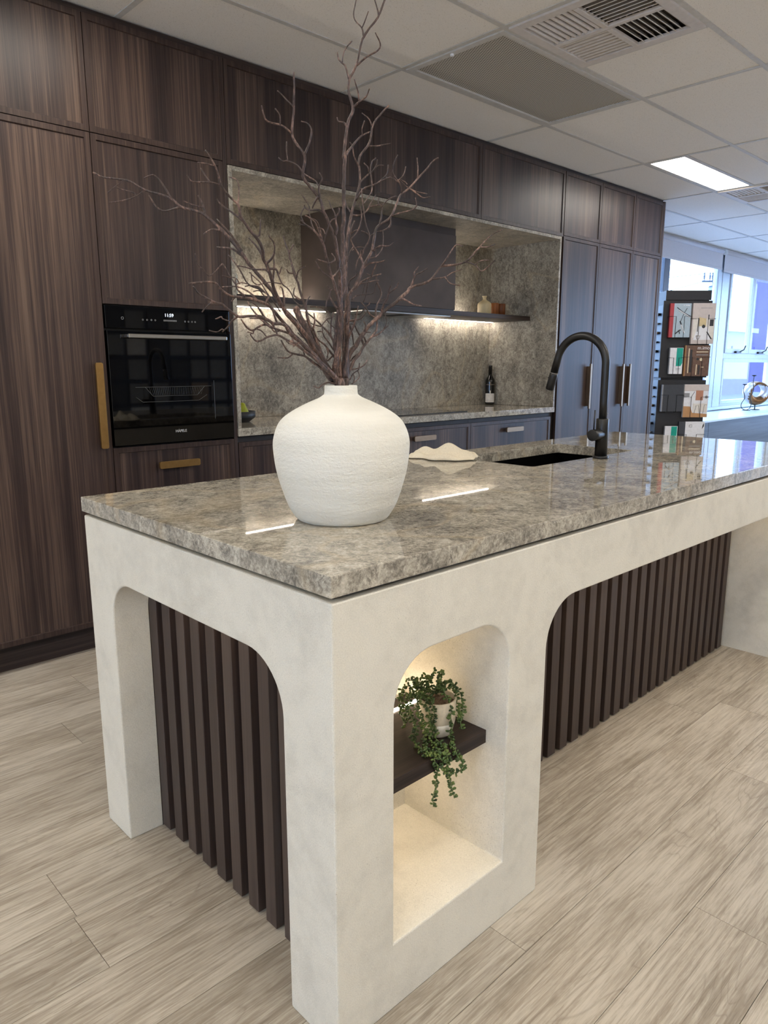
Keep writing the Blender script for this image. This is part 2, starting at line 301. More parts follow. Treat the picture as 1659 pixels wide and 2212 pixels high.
STEMS = [
('tallest upright',[[[0.306,0.327,1.13,5.2],[0.303,0.323,1.212,5.1],[0.307,0.333,1.221,4.9],[0.304,0.332,1.263,4.6],[0.303,0.33,1.304,4.4],[0.304,0.326,1.345,4.2],[0.304,0.323,1.385,4.0],[0.307,0.317,1.418,3.8],[0.304,0.316,1.47,3.5],[0.303,0.312,1.522,3.3],[0.302,0.31,1.558,3.1],[0.301,0.308,1.59,3.0],[0.301,0.306,1.623,2.8],[0.301,0.302,1.651,2.7],[0.3,0.303,1.652,2.7],[0.303,0.296,1.708,2.4],[0.31,0.287,1.735,2.3],[0.303,0.29,1.762,2.1],[0.302,0.289,1.786,2.0],[0.312,0.277,1.813,1.9],[0.318,0.267,1.855,1.7],[0.337,0.245,1.891,1.5],[0.346,0.233,1.923,1.3]],[[0.302,0.289,1.786,1.6],[0.298,0.295,1.81,1.3],[0.293,0.3,1.817,1.2],[0.289,0.304,1.824,1.1],[0.288,0.306,1.836,0.9]],[[0.294,0.299,1.817,0.9],[0.294,0.297,1.827,0.9],[0.296,0.292,1.839,0.9],[0.303,0.28,1.852,0.9]],[[0.312,0.277,1.811,1.5],[0.317,0.255,1.821,1.3],[0.324,0.232,1.827,1.2],[0.323,0.223,1.836,1.1],[0.308,0.221,1.85,0.9]],[[0.32,0.265,1.857,1.3],[0.317,0.268,1.874,1.2],[0.308,0.277,1.887,1.1],[0.307,0.278,1.902,1.0],[0.31,0.275,1.924,0.9]],[[0.317,0.268,1.874,1.0],[0.316,0.258,1.882,0.9],[0.314,0.246,1.895,0.9]],[[0.338,0.244,1.894,1.2],[0.336,0.244,1.903,1.1],[0.33,0.247,1.921,0.9]],[[0.31,0.287,1.737,1.8],[0.312,0.272,1.746,1.5],[0.317,0.257,1.752,1.2],[0.316,0.246,1.764,0.9]],[[0.312,0.272,1.747,1.2],[0.305,0.267,1.761,1.1],[0.293,0.263,1.779,0.9]],[[0.303,0.297,1.703,1.9],[0.298,0.3,1.712,1.6],[0.289,0.307,1.714,1.1],[0.287,0.308,1.721,0.9]],[[0.301,0.302,1.651,2.1],[0.314,0.301,1.668,1.8],[0.324,0.298,1.681,1.5],[0.339,0.294,1.695,1.2],[0.356,0.287,1.705,0.9]],[[0.34,0.293,1.696,1.0],[0.335,0.289,1.708,0.9],[0.335,0.281,1.719,0.9]]]),
('inner upright',[[[0.305,0.335,1.13,4.5],[0.317,0.329,1.212,4.4],[0.315,0.332,1.221,4.2],[0.321,0.333,1.263,3.9],[0.326,0.334,1.305,3.6],[0.329,0.338,1.346,3.4],[0.332,0.339,1.37,3.3],[0.335,0.344,1.422,3.0],[0.341,0.347,1.476,2.7],[0.348,0.347,1.524,2.5],[0.355,0.346,1.557,2.3],[0.367,0.341,1.596,2.1],[0.373,0.339,1.618,2.0],[0.375,0.342,1.65,1.9],[0.374,0.344,1.654,1.8],[0.378,0.343,1.674,1.7],[0.395,0.332,1.701,1.6],[0.403,0.33,1.736,1.4],[0.416,0.322,1.757,1.3],[0.431,0.312,1.775,1.2]],[[0.402,0.331,1.732,1.2],[0.395,0.334,1.747,1.0],[0.384,0.343,1.758,0.9]],[[0.392,0.334,1.694,1.3],[0.416,0.327,1.698,1.1],[0.442,0.318,1.706,0.9]],[[0.374,0.344,1.654,1.5],[0.361,0.342,1.67,1.2],[0.352,0.337,1.686,1.0],[0.345,0.337,1.693,0.9]],[[0.372,0.339,1.614,1.6],[0.378,0.34,1.625,1.5],[0.395,0.335,1.641,1.3],[0.402,0.332,1.646,1.2],[0.414,0.329,1.659,1.0],[0.427,0.323,1.661,0.9]],[[0.395,0.335,1.642,1.0],[0.392,0.334,1.653,1.0],[0.384,0.338,1.661,0.9]],[[0.403,0.332,1.646,1.0],[0.404,0.323,1.656,0.9],[0.403,0.317,1.667,0.9]],[[0.364,0.342,1.585,1.7],[0.368,0.323,1.604,1.5],[0.377,0.301,1.611,1.3],[0.386,0.28,1.619,1.0],[0.392,0.266,1.623,0.9]],[[0.377,0.303,1.61,1.0],[0.384,0.292,1.617,1.0],[0.392,0.279,1.629,0.9],[0.392,0.273,1.647,0.9]],[[0.354,0.347,1.557,1.8],[0.37,0.339,1.556,1.6],[0.386,0.333,1.566,1.4],[0.396,0.331,1.582,1.2],[0.409,0.328,1.601,0.9]],[[0.392,0.332,1.575,1.0],[0.399,0.318,1.577,1.0],[0.406,0.305,1.579,0.9]],[[0.356,0.346,1.56,1.8],[0.35,0.354,1.573,1.3],[0.348,0.357,1.585,0.9]]]),
('upper left fork',[[[0.311,0.331,1.13,4.5],[0.301,0.324,1.212,4.4],[0.298,0.332,1.221,4.2],[0.292,0.325,1.256,4.0],[0.285,0.319,1.29,3.8],[0.28,0.31,1.329,3.6],[0.278,0.298,1.364,3.4],[0.27,0.286,1.413,3.1],[0.263,0.282,1.44,3.0],[0.254,0.276,1.475,2.8],[0.247,0.274,1.494,2.7],[0.234,0.276,1.517,2.5],[0.222,0.277,1.537,2.4],[0.214,0.277,1.557,2.3],[0.195,0.282,1.577,2.2],[0.185,0.285,1.589,2.1],[0.181,0.284,1.6,2.0],[0.179,0.274,1.625,1.9],[0.16,0.279,1.648,1.8],[0.154,0.278,1.66,1.7],[0.149,0.265,1.695,1.5],[0.143,0.254,1.729,1.3],[0.138,0.248,1.749,1.2]],[[0.154,0.279,1.659,1.4],[0.136,0.281,1.669,1.2],[0.107,0.287,1.672,1.1],[0.097,0.284,1.683,1.0],[0.091,0.28,1.692,0.9]],[[0.131,0.282,1.669,1.0],[0.127,0.277,1.684,0.9],[0.118,0.278,1.693,0.9]],[[0.148,0.264,1.699,1.2],[0.14,0.278,1.715,1.0],[0.133,0.29,1.728,0.9]],[[0.178,0.275,1.625,1.5],[0.184,0.266,1.647,1.3],[0.186,0.261,1.666,1.1],[0.18,0.266,1.679,1.0],[0.171,0.273,1.682,0.9]],[[0.182,0.284,1.598,1.6],[0.171,0.289,1.611,1.4],[0.157,0.297,1.617,1.2],[0.149,0.301,1.616,1.0],[0.142,0.305,1.622,0.9]],[[0.157,0.296,1.617,0.9],[0.157,0.3,1.636,0.9],[0.158,0.3,1.651,0.9]],[[0.182,0.284,1.598,1.3],[0.191,0.274,1.59,1.1],[0.198,0.267,1.584,1.0],[0.201,0.262,1.574,0.9]],[[0.211,0.277,1.559,1.8],[0.213,0.275,1.56,1.8],[0.21,0.272,1.577,1.4],[0.212,0.265,1.588,1.2],[0.21,0.265,1.594,1.0],[0.206,0.266,1.6,0.9]],[[0.223,0.277,1.535,2.0],[0.217,0.289,1.539,1.6],[0.209,0.304,1.54,1.2],[0.206,0.31,1.544,1.1],[0.206,0.313,1.55,0.9]],[[0.21,0.277,1.56,1.8],[0.208,0.283,1.55,1.4],[0.206,0.289,1.54,0.9]],[[0.246,0.274,1.496,2.1],[0.248,0.271,1.497,2.1],[0.247,0.266,1.509,1.8],[0.242,0.264,1.525,1.4],[0.245,0.257,1.534,1.1],[0.243,0.255,1.542,0.9]],[[0.242,0.264,1.525,1.1],[0.241,0.267,1.537,1.0],[0.237,0.272,1.547,1.0],[0.235,0.275,1.557,0.9]],[[0.243,0.264,1.524,1.1],[0.237,0.27,1.52,1.1],[0.233,0.275,1.507,1.0],[0.229,0.279,1.49,0.9],[0.227,0.281,1.48,0.9]],[[0.21,0.302,1.54,1.0],[0.211,0.306,1.549,1.0],[0.208,0.323,1.57,0.9]]]),
('left fork by the hood',[[[0.313,0.33,1.13,4.2],[0.301,0.326,1.212,4.0],[0.289,0.332,1.228,3.7],[0.283,0.315,1.269,3.4],[0.276,0.297,1.316,3.0],[0.265,0.281,1.363,2.6],[0.253,0.276,1.391,2.4],[0.248,0.275,1.401,2.3],[0.24,0.274,1.415,2.2],[0.228,0.271,1.439,2.0],[0.216,0.265,1.466,1.8],[0.21,0.264,1.475,1.7],[0.195,0.265,1.493,1.5],[0.175,0.271,1.505,1.4],[0.166,0.273,1.512,1.3]],[[0.24,0.274,1.415,1.7],[0.23,0.281,1.422,1.5],[0.221,0.288,1.431,1.2],[0.214,0.293,1.446,0.9]],[[0.24,0.274,1.416,1.7],[0.248,0.271,1.424,1.4],[0.258,0.267,1.436,0.9]],[[0.227,0.27,1.441,1.6],[0.217,0.274,1.444,1.3],[0.206,0.278,1.447,0.9]],[[0.227,0.27,1.441,1.6],[0.23,0.268,1.441,1.5],[0.235,0.262,1.445,1.3],[0.236,0.261,1.451,1.1],[0.232,0.265,1.459,0.9]],[[0.212,0.264,1.473,1.4],[0.201,0.26,1.489,1.2],[0.19,0.257,1.504,1.1],[0.184,0.256,1.51,1.1],[0.174,0.258,1.515,1.0],[0.165,0.259,1.518,0.9]],[[0.193,0.266,1.494,1.2],[0.191,0.272,1.507,1.1],[0.19,0.277,1.524,1.0],[0.191,0.279,1.533,0.9]],[[0.193,0.258,1.5,0.9],[0.202,0.254,1.498,0.9],[0.207,0.253,1.49,0.9]],[[0.17,0.271,1.509,1.1],[0.168,0.275,1.521,1.0],[0.173,0.272,1.535,0.9]],[[0.19,0.276,1.52,0.9],[0.202,0.272,1.515,0.9],[0.21,0.273,1.504,0.9],[0.219,0.277,1.486,0.9]],[[0.266,0.282,1.361,2.1],[0.26,0.286,1.361,2.0],[0.252,0.289,1.373,1.6],[0.246,0.291,1.382,1.4],[0.247,0.288,1.393,1.1],[0.241,0.29,1.402,0.9]],[[0.246,0.288,1.393,0.9],[0.252,0.285,1.396,0.9]],[[0.247,0.291,1.381,1.1],[0.244,0.296,1.373,1.0],[0.243,0.298,1.36,0.9]],[[0.183,0.269,1.5,1.2],[0.178,0.274,1.504,1.1],[0.169,0.284,1.507,0.9]]]),
('wide upper right',[[[0.308,0.338,1.13,4.5],[0.318,0.324,1.212,4.3],[0.322,0.329,1.221,4.2],[0.328,0.337,1.277,3.7],[0.337,0.343,1.333,3.3],[0.342,0.348,1.371,3.1],[0.354,0.345,1.403,2.9],[0.361,0.341,1.414,2.8],[0.373,0.337,1.441,2.7],[0.387,0.332,1.468,2.5],[0.396,0.328,1.486,2.4],[0.401,0.328,1.504,2.3],[0.408,0.328,1.529,2.1],[0.415,0.325,1.54,2.1],[0.436,0.312,1.558,1.9],[0.45,0.306,1.588,1.7],[0.459,0.303,1.606,1.6],[0.475,0.293,1.619,1.5],[0.492,0.284,1.641,1.4],[0.507,0.276,1.657,1.3],[0.519,0.269,1.674,1.2],[0.531,0.262,1.683,1.1]],[[0.491,0.285,1.641,1.1],[0.494,0.287,1.663,1.0],[0.495,0.291,1.682,0.9]],[[0.46,0.302,1.607,1.3],[0.451,0.298,1.624,1.2],[0.442,0.299,1.632,1.2],[0.429,0.299,1.645,1.1],[0.426,0.29,1.661,1.0],[0.426,0.28,1.673,0.9]],[[0.445,0.299,1.63,0.9],[0.447,0.297,1.632,0.9],[0.456,0.293,1.642,0.9],[0.462,0.292,1.659,0.9]],[[0.448,0.298,1.627,1.0],[0.441,0.309,1.635,0.9],[0.431,0.321,1.638,0.9]],[[0.448,0.297,1.632,0.9],[0.464,0.295,1.622,0.9],[0.487,0.289,1.614,0.9],[0.516,0.28,1.611,0.9]],[[0.475,0.293,1.618,1.2],[0.493,0.286,1.608,1.1],[0.504,0.281,1.602,1.0],[0.52,0.274,1.605,0.9]],[[0.449,0.297,1.633,0.9],[0.455,0.287,1.627,0.9],[0.457,0.283,1.622,0.9]],[[0.436,0.312,1.559,1.5],[0.45,0.295,1.566,1.3],[0.463,0.279,1.57,1.2],[0.471,0.269,1.579,1.0],[0.468,0.269,1.595,0.9]],[[0.415,0.324,1.54,1.7],[0.421,0.324,1.561,1.4],[0.424,0.326,1.577,1.2],[0.42,0.332,1.587,1.0],[0.422,0.333,1.599,0.9]],[[0.423,0.326,1.578,0.9],[0.424,0.32,1.584,0.9],[0.427,0.306,1.592,0.9],[0.432,0.29,1.596,0.9]],[[0.436,0.312,1.558,1.5],[0.435,0.311,1.541,1.4],[0.425,0.321,1.531,1.2],[0.412,0.332,1.526,1.0],[0.403,0.34,1.519,0.9]],[[0.396,0.328,1.486,1.9],[0.404,0.311,1.495,1.5],[0.413,0.294,1.495,1.2],[0.418,0.283,1.501,0.9]],[[0.423,0.322,1.53,0.9],[0.418,0.315,1.508,0.9],[0.41,0.312,1.488,0.9],[0.396,0.315,1.474,0.9],[0.383,0.321,1.47,0.9]],[[0.396,0.315,1.474,0.9],[0.393,0.312,1.484,0.9],[0.388,0.31,1.493,0.9]],[[0.377,0.336,1.448,2.1],[0.394,0.328,1.462,1.6],[0.412,0.318,1.465,1.1],[0.421,0.313,1.469,0.9]]]),
('twisting middle',[[[0.303,0.329,1.13,4.0],[0.321,0.336,1.212,3.8],[0.316,0.328,1.228,3.5],[0.321,0.326,1.277,3.1],[0.324,0.325,1.318,2.8],[0.327,0.324,1.359,2.5],[0.328,0.325,1.393,2.3],[0.341,0.314,1.411,2.1],[0.347,0.31,1.434,1.9],[0.351,0.307,1.458,1.8],[0.341,0.318,1.483,1.6],[0.335,0.325,1.5,1.5],[0.335,0.326,1.517,1.4],[0.342,0.321,1.54,1.2]],[[0.335,0.325,1.514,1.1],[0.338,0.316,1.519,1.0],[0.341,0.31,1.52,0.9]],[[0.348,0.311,1.466,1.4],[0.355,0.302,1.489,1.3],[0.36,0.295,1.507,1.2],[0.354,0.3,1.531,1.1],[0.35,0.301,1.552,1.1],[0.347,0.302,1.578,1.0],[0.345,0.303,1.6,0.9]],[[0.359,0.296,1.51,1.0],[0.356,0.3,1.515,0.9],[0.348,0.308,1.519,0.9]],[[0.335,0.325,1.503,1.2],[0.35,0.322,1.52,1.1],[0.363,0.324,1.544,1.0],[0.368,0.33,1.564,1.0],[0.369,0.338,1.581,0.9]],[[0.354,0.303,1.486,1.0],[0.347,0.317,1.488,1.0],[0.341,0.328,1.482,0.9]],[[0.349,0.301,1.57,0.9],[0.36,0.3,1.584,0.9],[0.371,0.299,1.601,0.9],[0.377,0.308,1.629,0.9],[0.38,0.313,1.645,0.9],[0.386,0.315,1.66,0.9],[0.395,0.313,1.668,0.9]],[[0.339,0.321,1.489,1.2],[0.33,0.324,1.476,1.1],[0.323,0.324,1.457,0.9]],[[0.352,0.306,1.479,1.1],[0.348,0.309,1.481,1.0],[0.346,0.309,1.47,1.0],[0.341,0.313,1.459,1.0],[0.337,0.314,1.442,0.9]],[[0.326,0.325,1.341,2.1],[0.334,0.315,1.34,1.7],[0.342,0.304,1.344,1.4],[0.347,0.296,1.355,0.9]],[[0.347,0.296,1.355,0.9],[0.348,0.3,1.364,0.9],[0.346,0.309,1.354,0.9],[0.34,0.322,1.354,0.9]],[[0.325,0.325,1.332,2.2],[0.328,0.324,1.332,2.1],[0.339,0.328,1.312,1.5],[0.347,0.334,1.291,0.9]],[[0.322,0.326,1.29,2.4],[0.321,0.318,1.308,2.1],[0.322,0.305,1.328,1.7],[0.322,0.299,1.339,1.5],[0.319,0.286,1.367,0.9]],[[0.335,0.312,1.341,1.3],[0.323,0.318,1.34,1.1],[0.315,0.321,1.331,0.9]]]),
('short inner right',[[[0.305,0.329,1.13,3.6],[0.317,0.329,1.212,3.4],[0.323,0.333,1.228,3.1],[0.33,0.348,1.291,2.6],[0.34,0.354,1.34,2.2],[0.35,0.357,1.379,1.9],[0.365,0.353,1.408,1.7],[0.364,0.355,1.406,1.7],[0.377,0.349,1.419,1.5],[0.392,0.341,1.43,1.4],[0.41,0.33,1.438,1.3],[0.421,0.324,1.442,1.2]],[[0.376,0.349,1.419,1.2],[0.387,0.332,1.422,1.1],[0.394,0.321,1.425,1.0],[0.401,0.311,1.426,0.9]],[[0.401,0.335,1.435,1.1],[0.4,0.326,1.448,1.0],[0.399,0.317,1.46,0.9]],[[0.401,0.334,1.436,0.9],[0.397,0.338,1.439,0.9],[0.393,0.341,1.442,0.9]],[[0.36,0.355,1.397,1.4],[0.356,0.357,1.399,1.4],[0.355,0.354,1.423,1.2],[0.363,0.343,1.435,1.0],[0.364,0.34,1.444,0.9]],[[0.363,0.354,1.404,1.4],[0.354,0.364,1.422,1.1],[0.352,0.367,1.436,0.9]],[[0.411,0.33,1.439,1.0],[0.418,0.333,1.424,1.0],[0.428,0.334,1.41,0.9],[0.434,0.337,1.397,0.9]],[[0.419,0.333,1.423,0.9],[0.417,0.336,1.422,0.9],[0.416,0.343,1.404,0.9],[0.406,0.356,1.4,0.9],[0.393,0.374,1.398,0.9],[0.387,0.384,1.389,0.9]],[[0.401,0.363,1.399,0.9],[0.403,0.362,1.41,0.9],[0.409,0.357,1.435,0.9]],[[0.397,0.338,1.432,1.1],[0.395,0.346,1.396,1.0],[0.392,0.351,1.383,0.9]],[[0.353,0.367,1.432,0.9],[0.354,0.37,1.414,0.9],[0.36,0.368,1.401,0.9]],[[0.353,0.366,1.431,0.9],[0.353,0.352,1.41,0.9],[0.356,0.341,1.403,0.9]]]),
('long right',[[[0.315,0.337,1.13,5.0],[0.323,0.332,1.212,4.8],[0.328,0.334,1.235,4.4],[0.339,0.337,1.27,4.1],[0.352,0.334,1.288,3.9],[0.367,0.329,1.31,3.7],[0.396,0.319,1.343,3.4],[0.419,0.31,1.364,3.1],[0.443,0.299,1.384,2.9],[0.466,0.289,1.405,2.7],[0.47,0.288,1.412,2.7],[0.484,0.281,1.419,2.6],[0.512,0.267,1.429,2.3],[0.537,0.257,1.459,2.1],[0.553,0.249,1.464,2.0],[0.588,0.23,1.473,1.8],[0.613,0.219,1.498,1.6],[0.628,0.213,1.515,1.4],[0.65,0.204,1.535,1.2],[0.672,0.192,1.546,1.1]],[[0.477,0.285,1.415,2.1],[0.475,0.286,1.419,2.0],[0.48,0.277,1.44,1.5],[0.488,0.268,1.446,1.2],[0.496,0.257,1.454,0.9]],[[0.478,0.281,1.43,1.4],[0.477,0.28,1.444,1.2],[0.483,0.271,1.458,0.9]],[[0.445,0.298,1.386,2.3],[0.451,0.285,1.388,2.0],[0.458,0.266,1.377,1.4],[0.467,0.247,1.373,0.9]],[[0.515,0.266,1.433,1.9],[0.54,0.247,1.438,1.4],[0.553,0.238,1.447,1.2],[0.572,0.224,1.455,0.9]],[[0.54,0.247,1.438,1.2],[0.542,0.235,1.425,1.1],[0.551,0.212,1.418,0.9]],[[0.538,0.257,1.46,1.7],[0.54,0.244,1.474,1.5],[0.54,0.228,1.493,1.2],[0.543,0.216,1.503,1.0],[0.548,0.203,1.498,0.9]],[[0.588,0.23,1.473,1.4],[0.599,0.21,1.465,1.3],[0.605,0.196,1.452,1.1],[0.613,0.181,1.463,1.0],[0.618,0.17,1.473,0.9]],[[0.598,0.211,1.465,1.0],[0.603,0.199,1.473,1.0],[0.612,0.182,1.474,0.9]],[[0.619,0.217,1.506,1.2],[0.631,0.202,1.506,1.0],[0.641,0.189,1.511,0.9]],[[0.412,0.312,1.358,2.6],[0.408,0.307,1.37,2.3],[0.409,0.293,1.388,1.8],[0.408,0.288,1.397,1.6],[0.411,0.279,1.403,1.4],[0.413,0.269,1.41,1.1],[0.413,0.263,1.419,0.9]],[[0.408,0.288,1.397,1.3],[0.406,0.284,1.405,1.1],[0.405,0.278,1.413,0.9]],[[0.372,0.328,1.314,2.6],[0.372,0.321,1.325,1.9],[0.37,0.32,1.333,1.4],[0.365,0.32,1.34,0.9]]]),
('low right',[[[0.303,0.331,1.13,3.6],[0.322,0.335,1.212,3.4],[0.332,0.334,1.232,3.0],[0.345,0.333,1.252,2.8],[0.362,0.33,1.274,2.5],[0.377,0.327,1.294,2.3],[0.391,0.323,1.309,2.1],[0.402,0.321,1.323,2.0],[0.407,0.324,1.34,1.9],[0.41,0.332,1.361,1.7],[0.419,0.333,1.381,1.5],[0.43,0.333,1.4,1.4],[0.43,0.343,1.419,1.2],[0.431,0.351,1.437,1.1]],[[0.391,0.323,1.309,1.7],[0.402,0.315,1.314,1.4],[0.411,0.308,1.323,1.2],[0.42,0.302,1.332,0.9]],[[0.412,0.308,1.324,0.9],[0.412,0.3,1.337,0.9],[0.408,0.297,1.35,0.9],[0.4,0.298,1.363,0.9]],[[0.408,0.328,1.348,1.4],[0.395,0.334,1.357,1.3],[0.386,0.337,1.371,1.1],[0.376,0.341,1.381,0.9]],[[0.386,0.337,1.372,0.9],[0.39,0.331,1.376,0.9],[0.391,0.328,1.382,0.9]],[[0.373,0.328,1.289,1.9],[0.368,0.33,1.301,1.7],[0.358,0.335,1.322,1.3],[0.353,0.337,1.333,1.0],[0.346,0.342,1.335,0.9]],[[0.378,0.327,1.296,1.8],[0.372,0.327,1.306,1.3],[0.364,0.329,1.311,0.9]],[[0.36,0.33,1.273,2.0],[0.355,0.342,1.266,1.4],[0.352,0.35,1.256,0.9]],[[0.421,0.333,1.383,1.2],[0.432,0.33,1.389,1.0],[0.442,0.327,1.392,0.9]],[[0.363,0.333,1.312,1.2],[0.373,0.322,1.317,1.0],[0.38,0.315,1.317,0.9]]]),
('tiny right',[[[0.309,0.326,1.13,2.6],[0.313,0.323,1.212,2.3],[0.326,0.336,1.212,2.0],[0.337,0.339,1.235,1.7],[0.349,0.336,1.24,1.5],[0.364,0.331,1.243,1.3],[0.374,0.328,1.25,1.1],[0.382,0.328,1.26,1.0]],[[0.361,0.332,1.242,1.1],[0.36,0.33,1.249,1.0],[0.36,0.329,1.253,0.9]],[[0.359,0.332,1.242,1.1],[0.36,0.333,1.238,1.1],[0.355,0.345,1.23,1.0],[0.353,0.354,1.216,0.9]],[[0.359,0.335,1.236,0.9],[0.36,0.332,1.232,0.9],[0.358,0.329,1.222,0.9],[0.349,0.332,1.213,0.9],[0.341,0.335,1.208,0.9]],[[0.346,0.333,1.211,0.9],[0.344,0.328,1.222,0.9],[0.338,0.327,1.231,0.9]],[[0.341,0.338,1.236,1.3],[0.341,0.341,1.24,1.2],[0.347,0.342,1.249,1.0],[0.346,0.345,1.252,0.9]]]),
('drooping over the rim',[[[0.309,0.327,1.13,2.0],[0.301,0.323,1.213,1.8],[0.299,0.326,1.209,1.6],[0.287,0.329,1.21,1.5],[0.275,0.332,1.213,1.4],[0.262,0.335,1.209,1.2],[0.251,0.336,1.202,1.1],[0.241,0.339,1.206,1.0]]]),
('far left',[[[0.309,0.341,1.13,5.2],[0.31,0.34,1.212,5.0],[0.291,0.345,1.221,4.8],[0.273,0.356,1.257,4.5],[0.254,0.367,1.294,4.2],[0.235,0.379,1.328,4.0],[0.211,0.395,1.362,3.7],[0.2,0.402,1.381,3.5],[0.181,0.414,1.412,3.3],[0.163,0.425,1.437,3.1],[0.149,0.434,1.457,3.0],[0.129,0.447,1.49,2.7],[0.102,0.465,1.522,2.5],[0.079,0.481,1.542,2.3],[0.048,0.503,1.553,2.0],[0.033,0.514,1.568,1.9],[-0.005,0.541,1.581,1.6],[-0.027,0.557,1.596,1.5],[-0.049,0.573,1.6,1.3],[-0.067,0.587,1.602,1.2],[-0.082,0.597,1.61,1.1]],[[-0.005,0.542,1.581,1.3],[-0.026,0.552,1.566,1.2],[-0.047,0.562,1.558,1.0],[-0.065,0.572,1.555,0.9]],[[-0.021,0.549,1.57,1.0],[-0.024,0.55,1.575,1.0],[-0.037,0.559,1.579,0.9],[-0.05,0.568,1.583,0.9]],[[-0.037,0.564,1.598,1.1],[-0.052,0.569,1.585,1.0],[-0.066,0.573,1.572,0.9]],[[0.048,0.503,1.553,1.6],[0.031,0.533,1.547,1.3],[0.021,0.55,1.556,1.2],[0.015,0.566,1.579,0.9]],[[0.034,0.513,1.568,1.5],[0.026,0.522,1.589,1.3],[0.015,0.534,1.609,1.1],[0.008,0.541,1.61,1.0],[-0.001,0.55,1.605,0.9]],[[0.085,0.476,1.536,1.9],[0.087,0.484,1.558,1.4],[0.084,0.496,1.578,0.9]],[[0.087,0.482,1.553,1.2],[0.07,0.493,1.558,1.0],[0.055,0.502,1.564,0.9]],[[0.107,0.461,1.515,2.0],[0.105,0.462,1.512,1.9],[0.092,0.468,1.511,1.4],[0.079,0.474,1.502,0.9]],[[0.149,0.434,1.457,2.4],[0.137,0.461,1.478,1.6],[0.119,0.493,1.484,0.9]],[[0.139,0.44,1.474,2.3],[0.142,0.44,1.476,2.2],[0.138,0.469,1.508,1.6],[0.131,0.507,1.541,0.9]]]),
('thick cut stub',[[[0.315,0.338,1.13,6.2],[0.311,0.34,1.212,6.1],[0.303,0.343,1.219,6.0],[0.288,0.363,1.254,5.9],[0.276,0.379,1.287,5.8],[0.266,0.394,1.324,5.6],[0.258,0.405,1.351,5.6],[0.253,0.412,1.367,5.5]]]),
('left of the hood',[[[0.305,0.333,1.13,4.2],[0.298,0.326,1.213,4.0],[0.298,0.356,1.233,3.6],[0.289,0.38,1.288,3.0],[0.28,0.4,1.333,2.6],[0.28,0.411,1.371,2.3],[0.276,0.42,1.394,2.1],[0.274,0.429,1.42,1.9],[0.271,0.439,1.443,1.7],[0.27,0.447,1.47,1.5],[0.269,0.452,1.485,1.4],[0.267,0.458,1.501,1.2],[0.265,0.465,1.519,1.1]],[[0.269,0.448,1.469,1.2],[0.264,0.441,1.484,1.0],[0.265,0.429,1.497,0.9]],[[0.272,0.434,1.431,1.4],[0.274,0.431,1.432,1.4],[0.275,0.426,1.445,1.2],[0.283,0.412,1.454,0.9]],[[0.271,0.438,1.44,1.4],[0.262,0.443,1.441,1.1],[0.257,0.444,1.448,0.9]],[[0.277,0.417,1.386,1.7],[0.275,0.421,1.385,1.6],[0.268,0.432,1.393,1.3],[0.267,0.435,1.4,1.1],[0.27,0.435,1.411,0.9]],[[0.28,0.411,1.371,1.8],[0.286,0.413,1.384,1.3],[0.294,0.413,1.393,0.9]],[[0.283,0.394,1.318,2.2],[0.286,0.389,1.341,1.4],[0.285,0.389,1.357,0.9]],[[0.285,0.389,1.307,2.3],[0.282,0.396,1.305,2.0],[0.277,0.409,1.306,1.6],[0.273,0.417,1.308,1.3],[0.27,0.428,1.317,0.9]],[[0.275,0.426,1.409,1.6],[0.279,0.44,1.434,1.2],[0.281,0.454,1.458,0.9]]]),
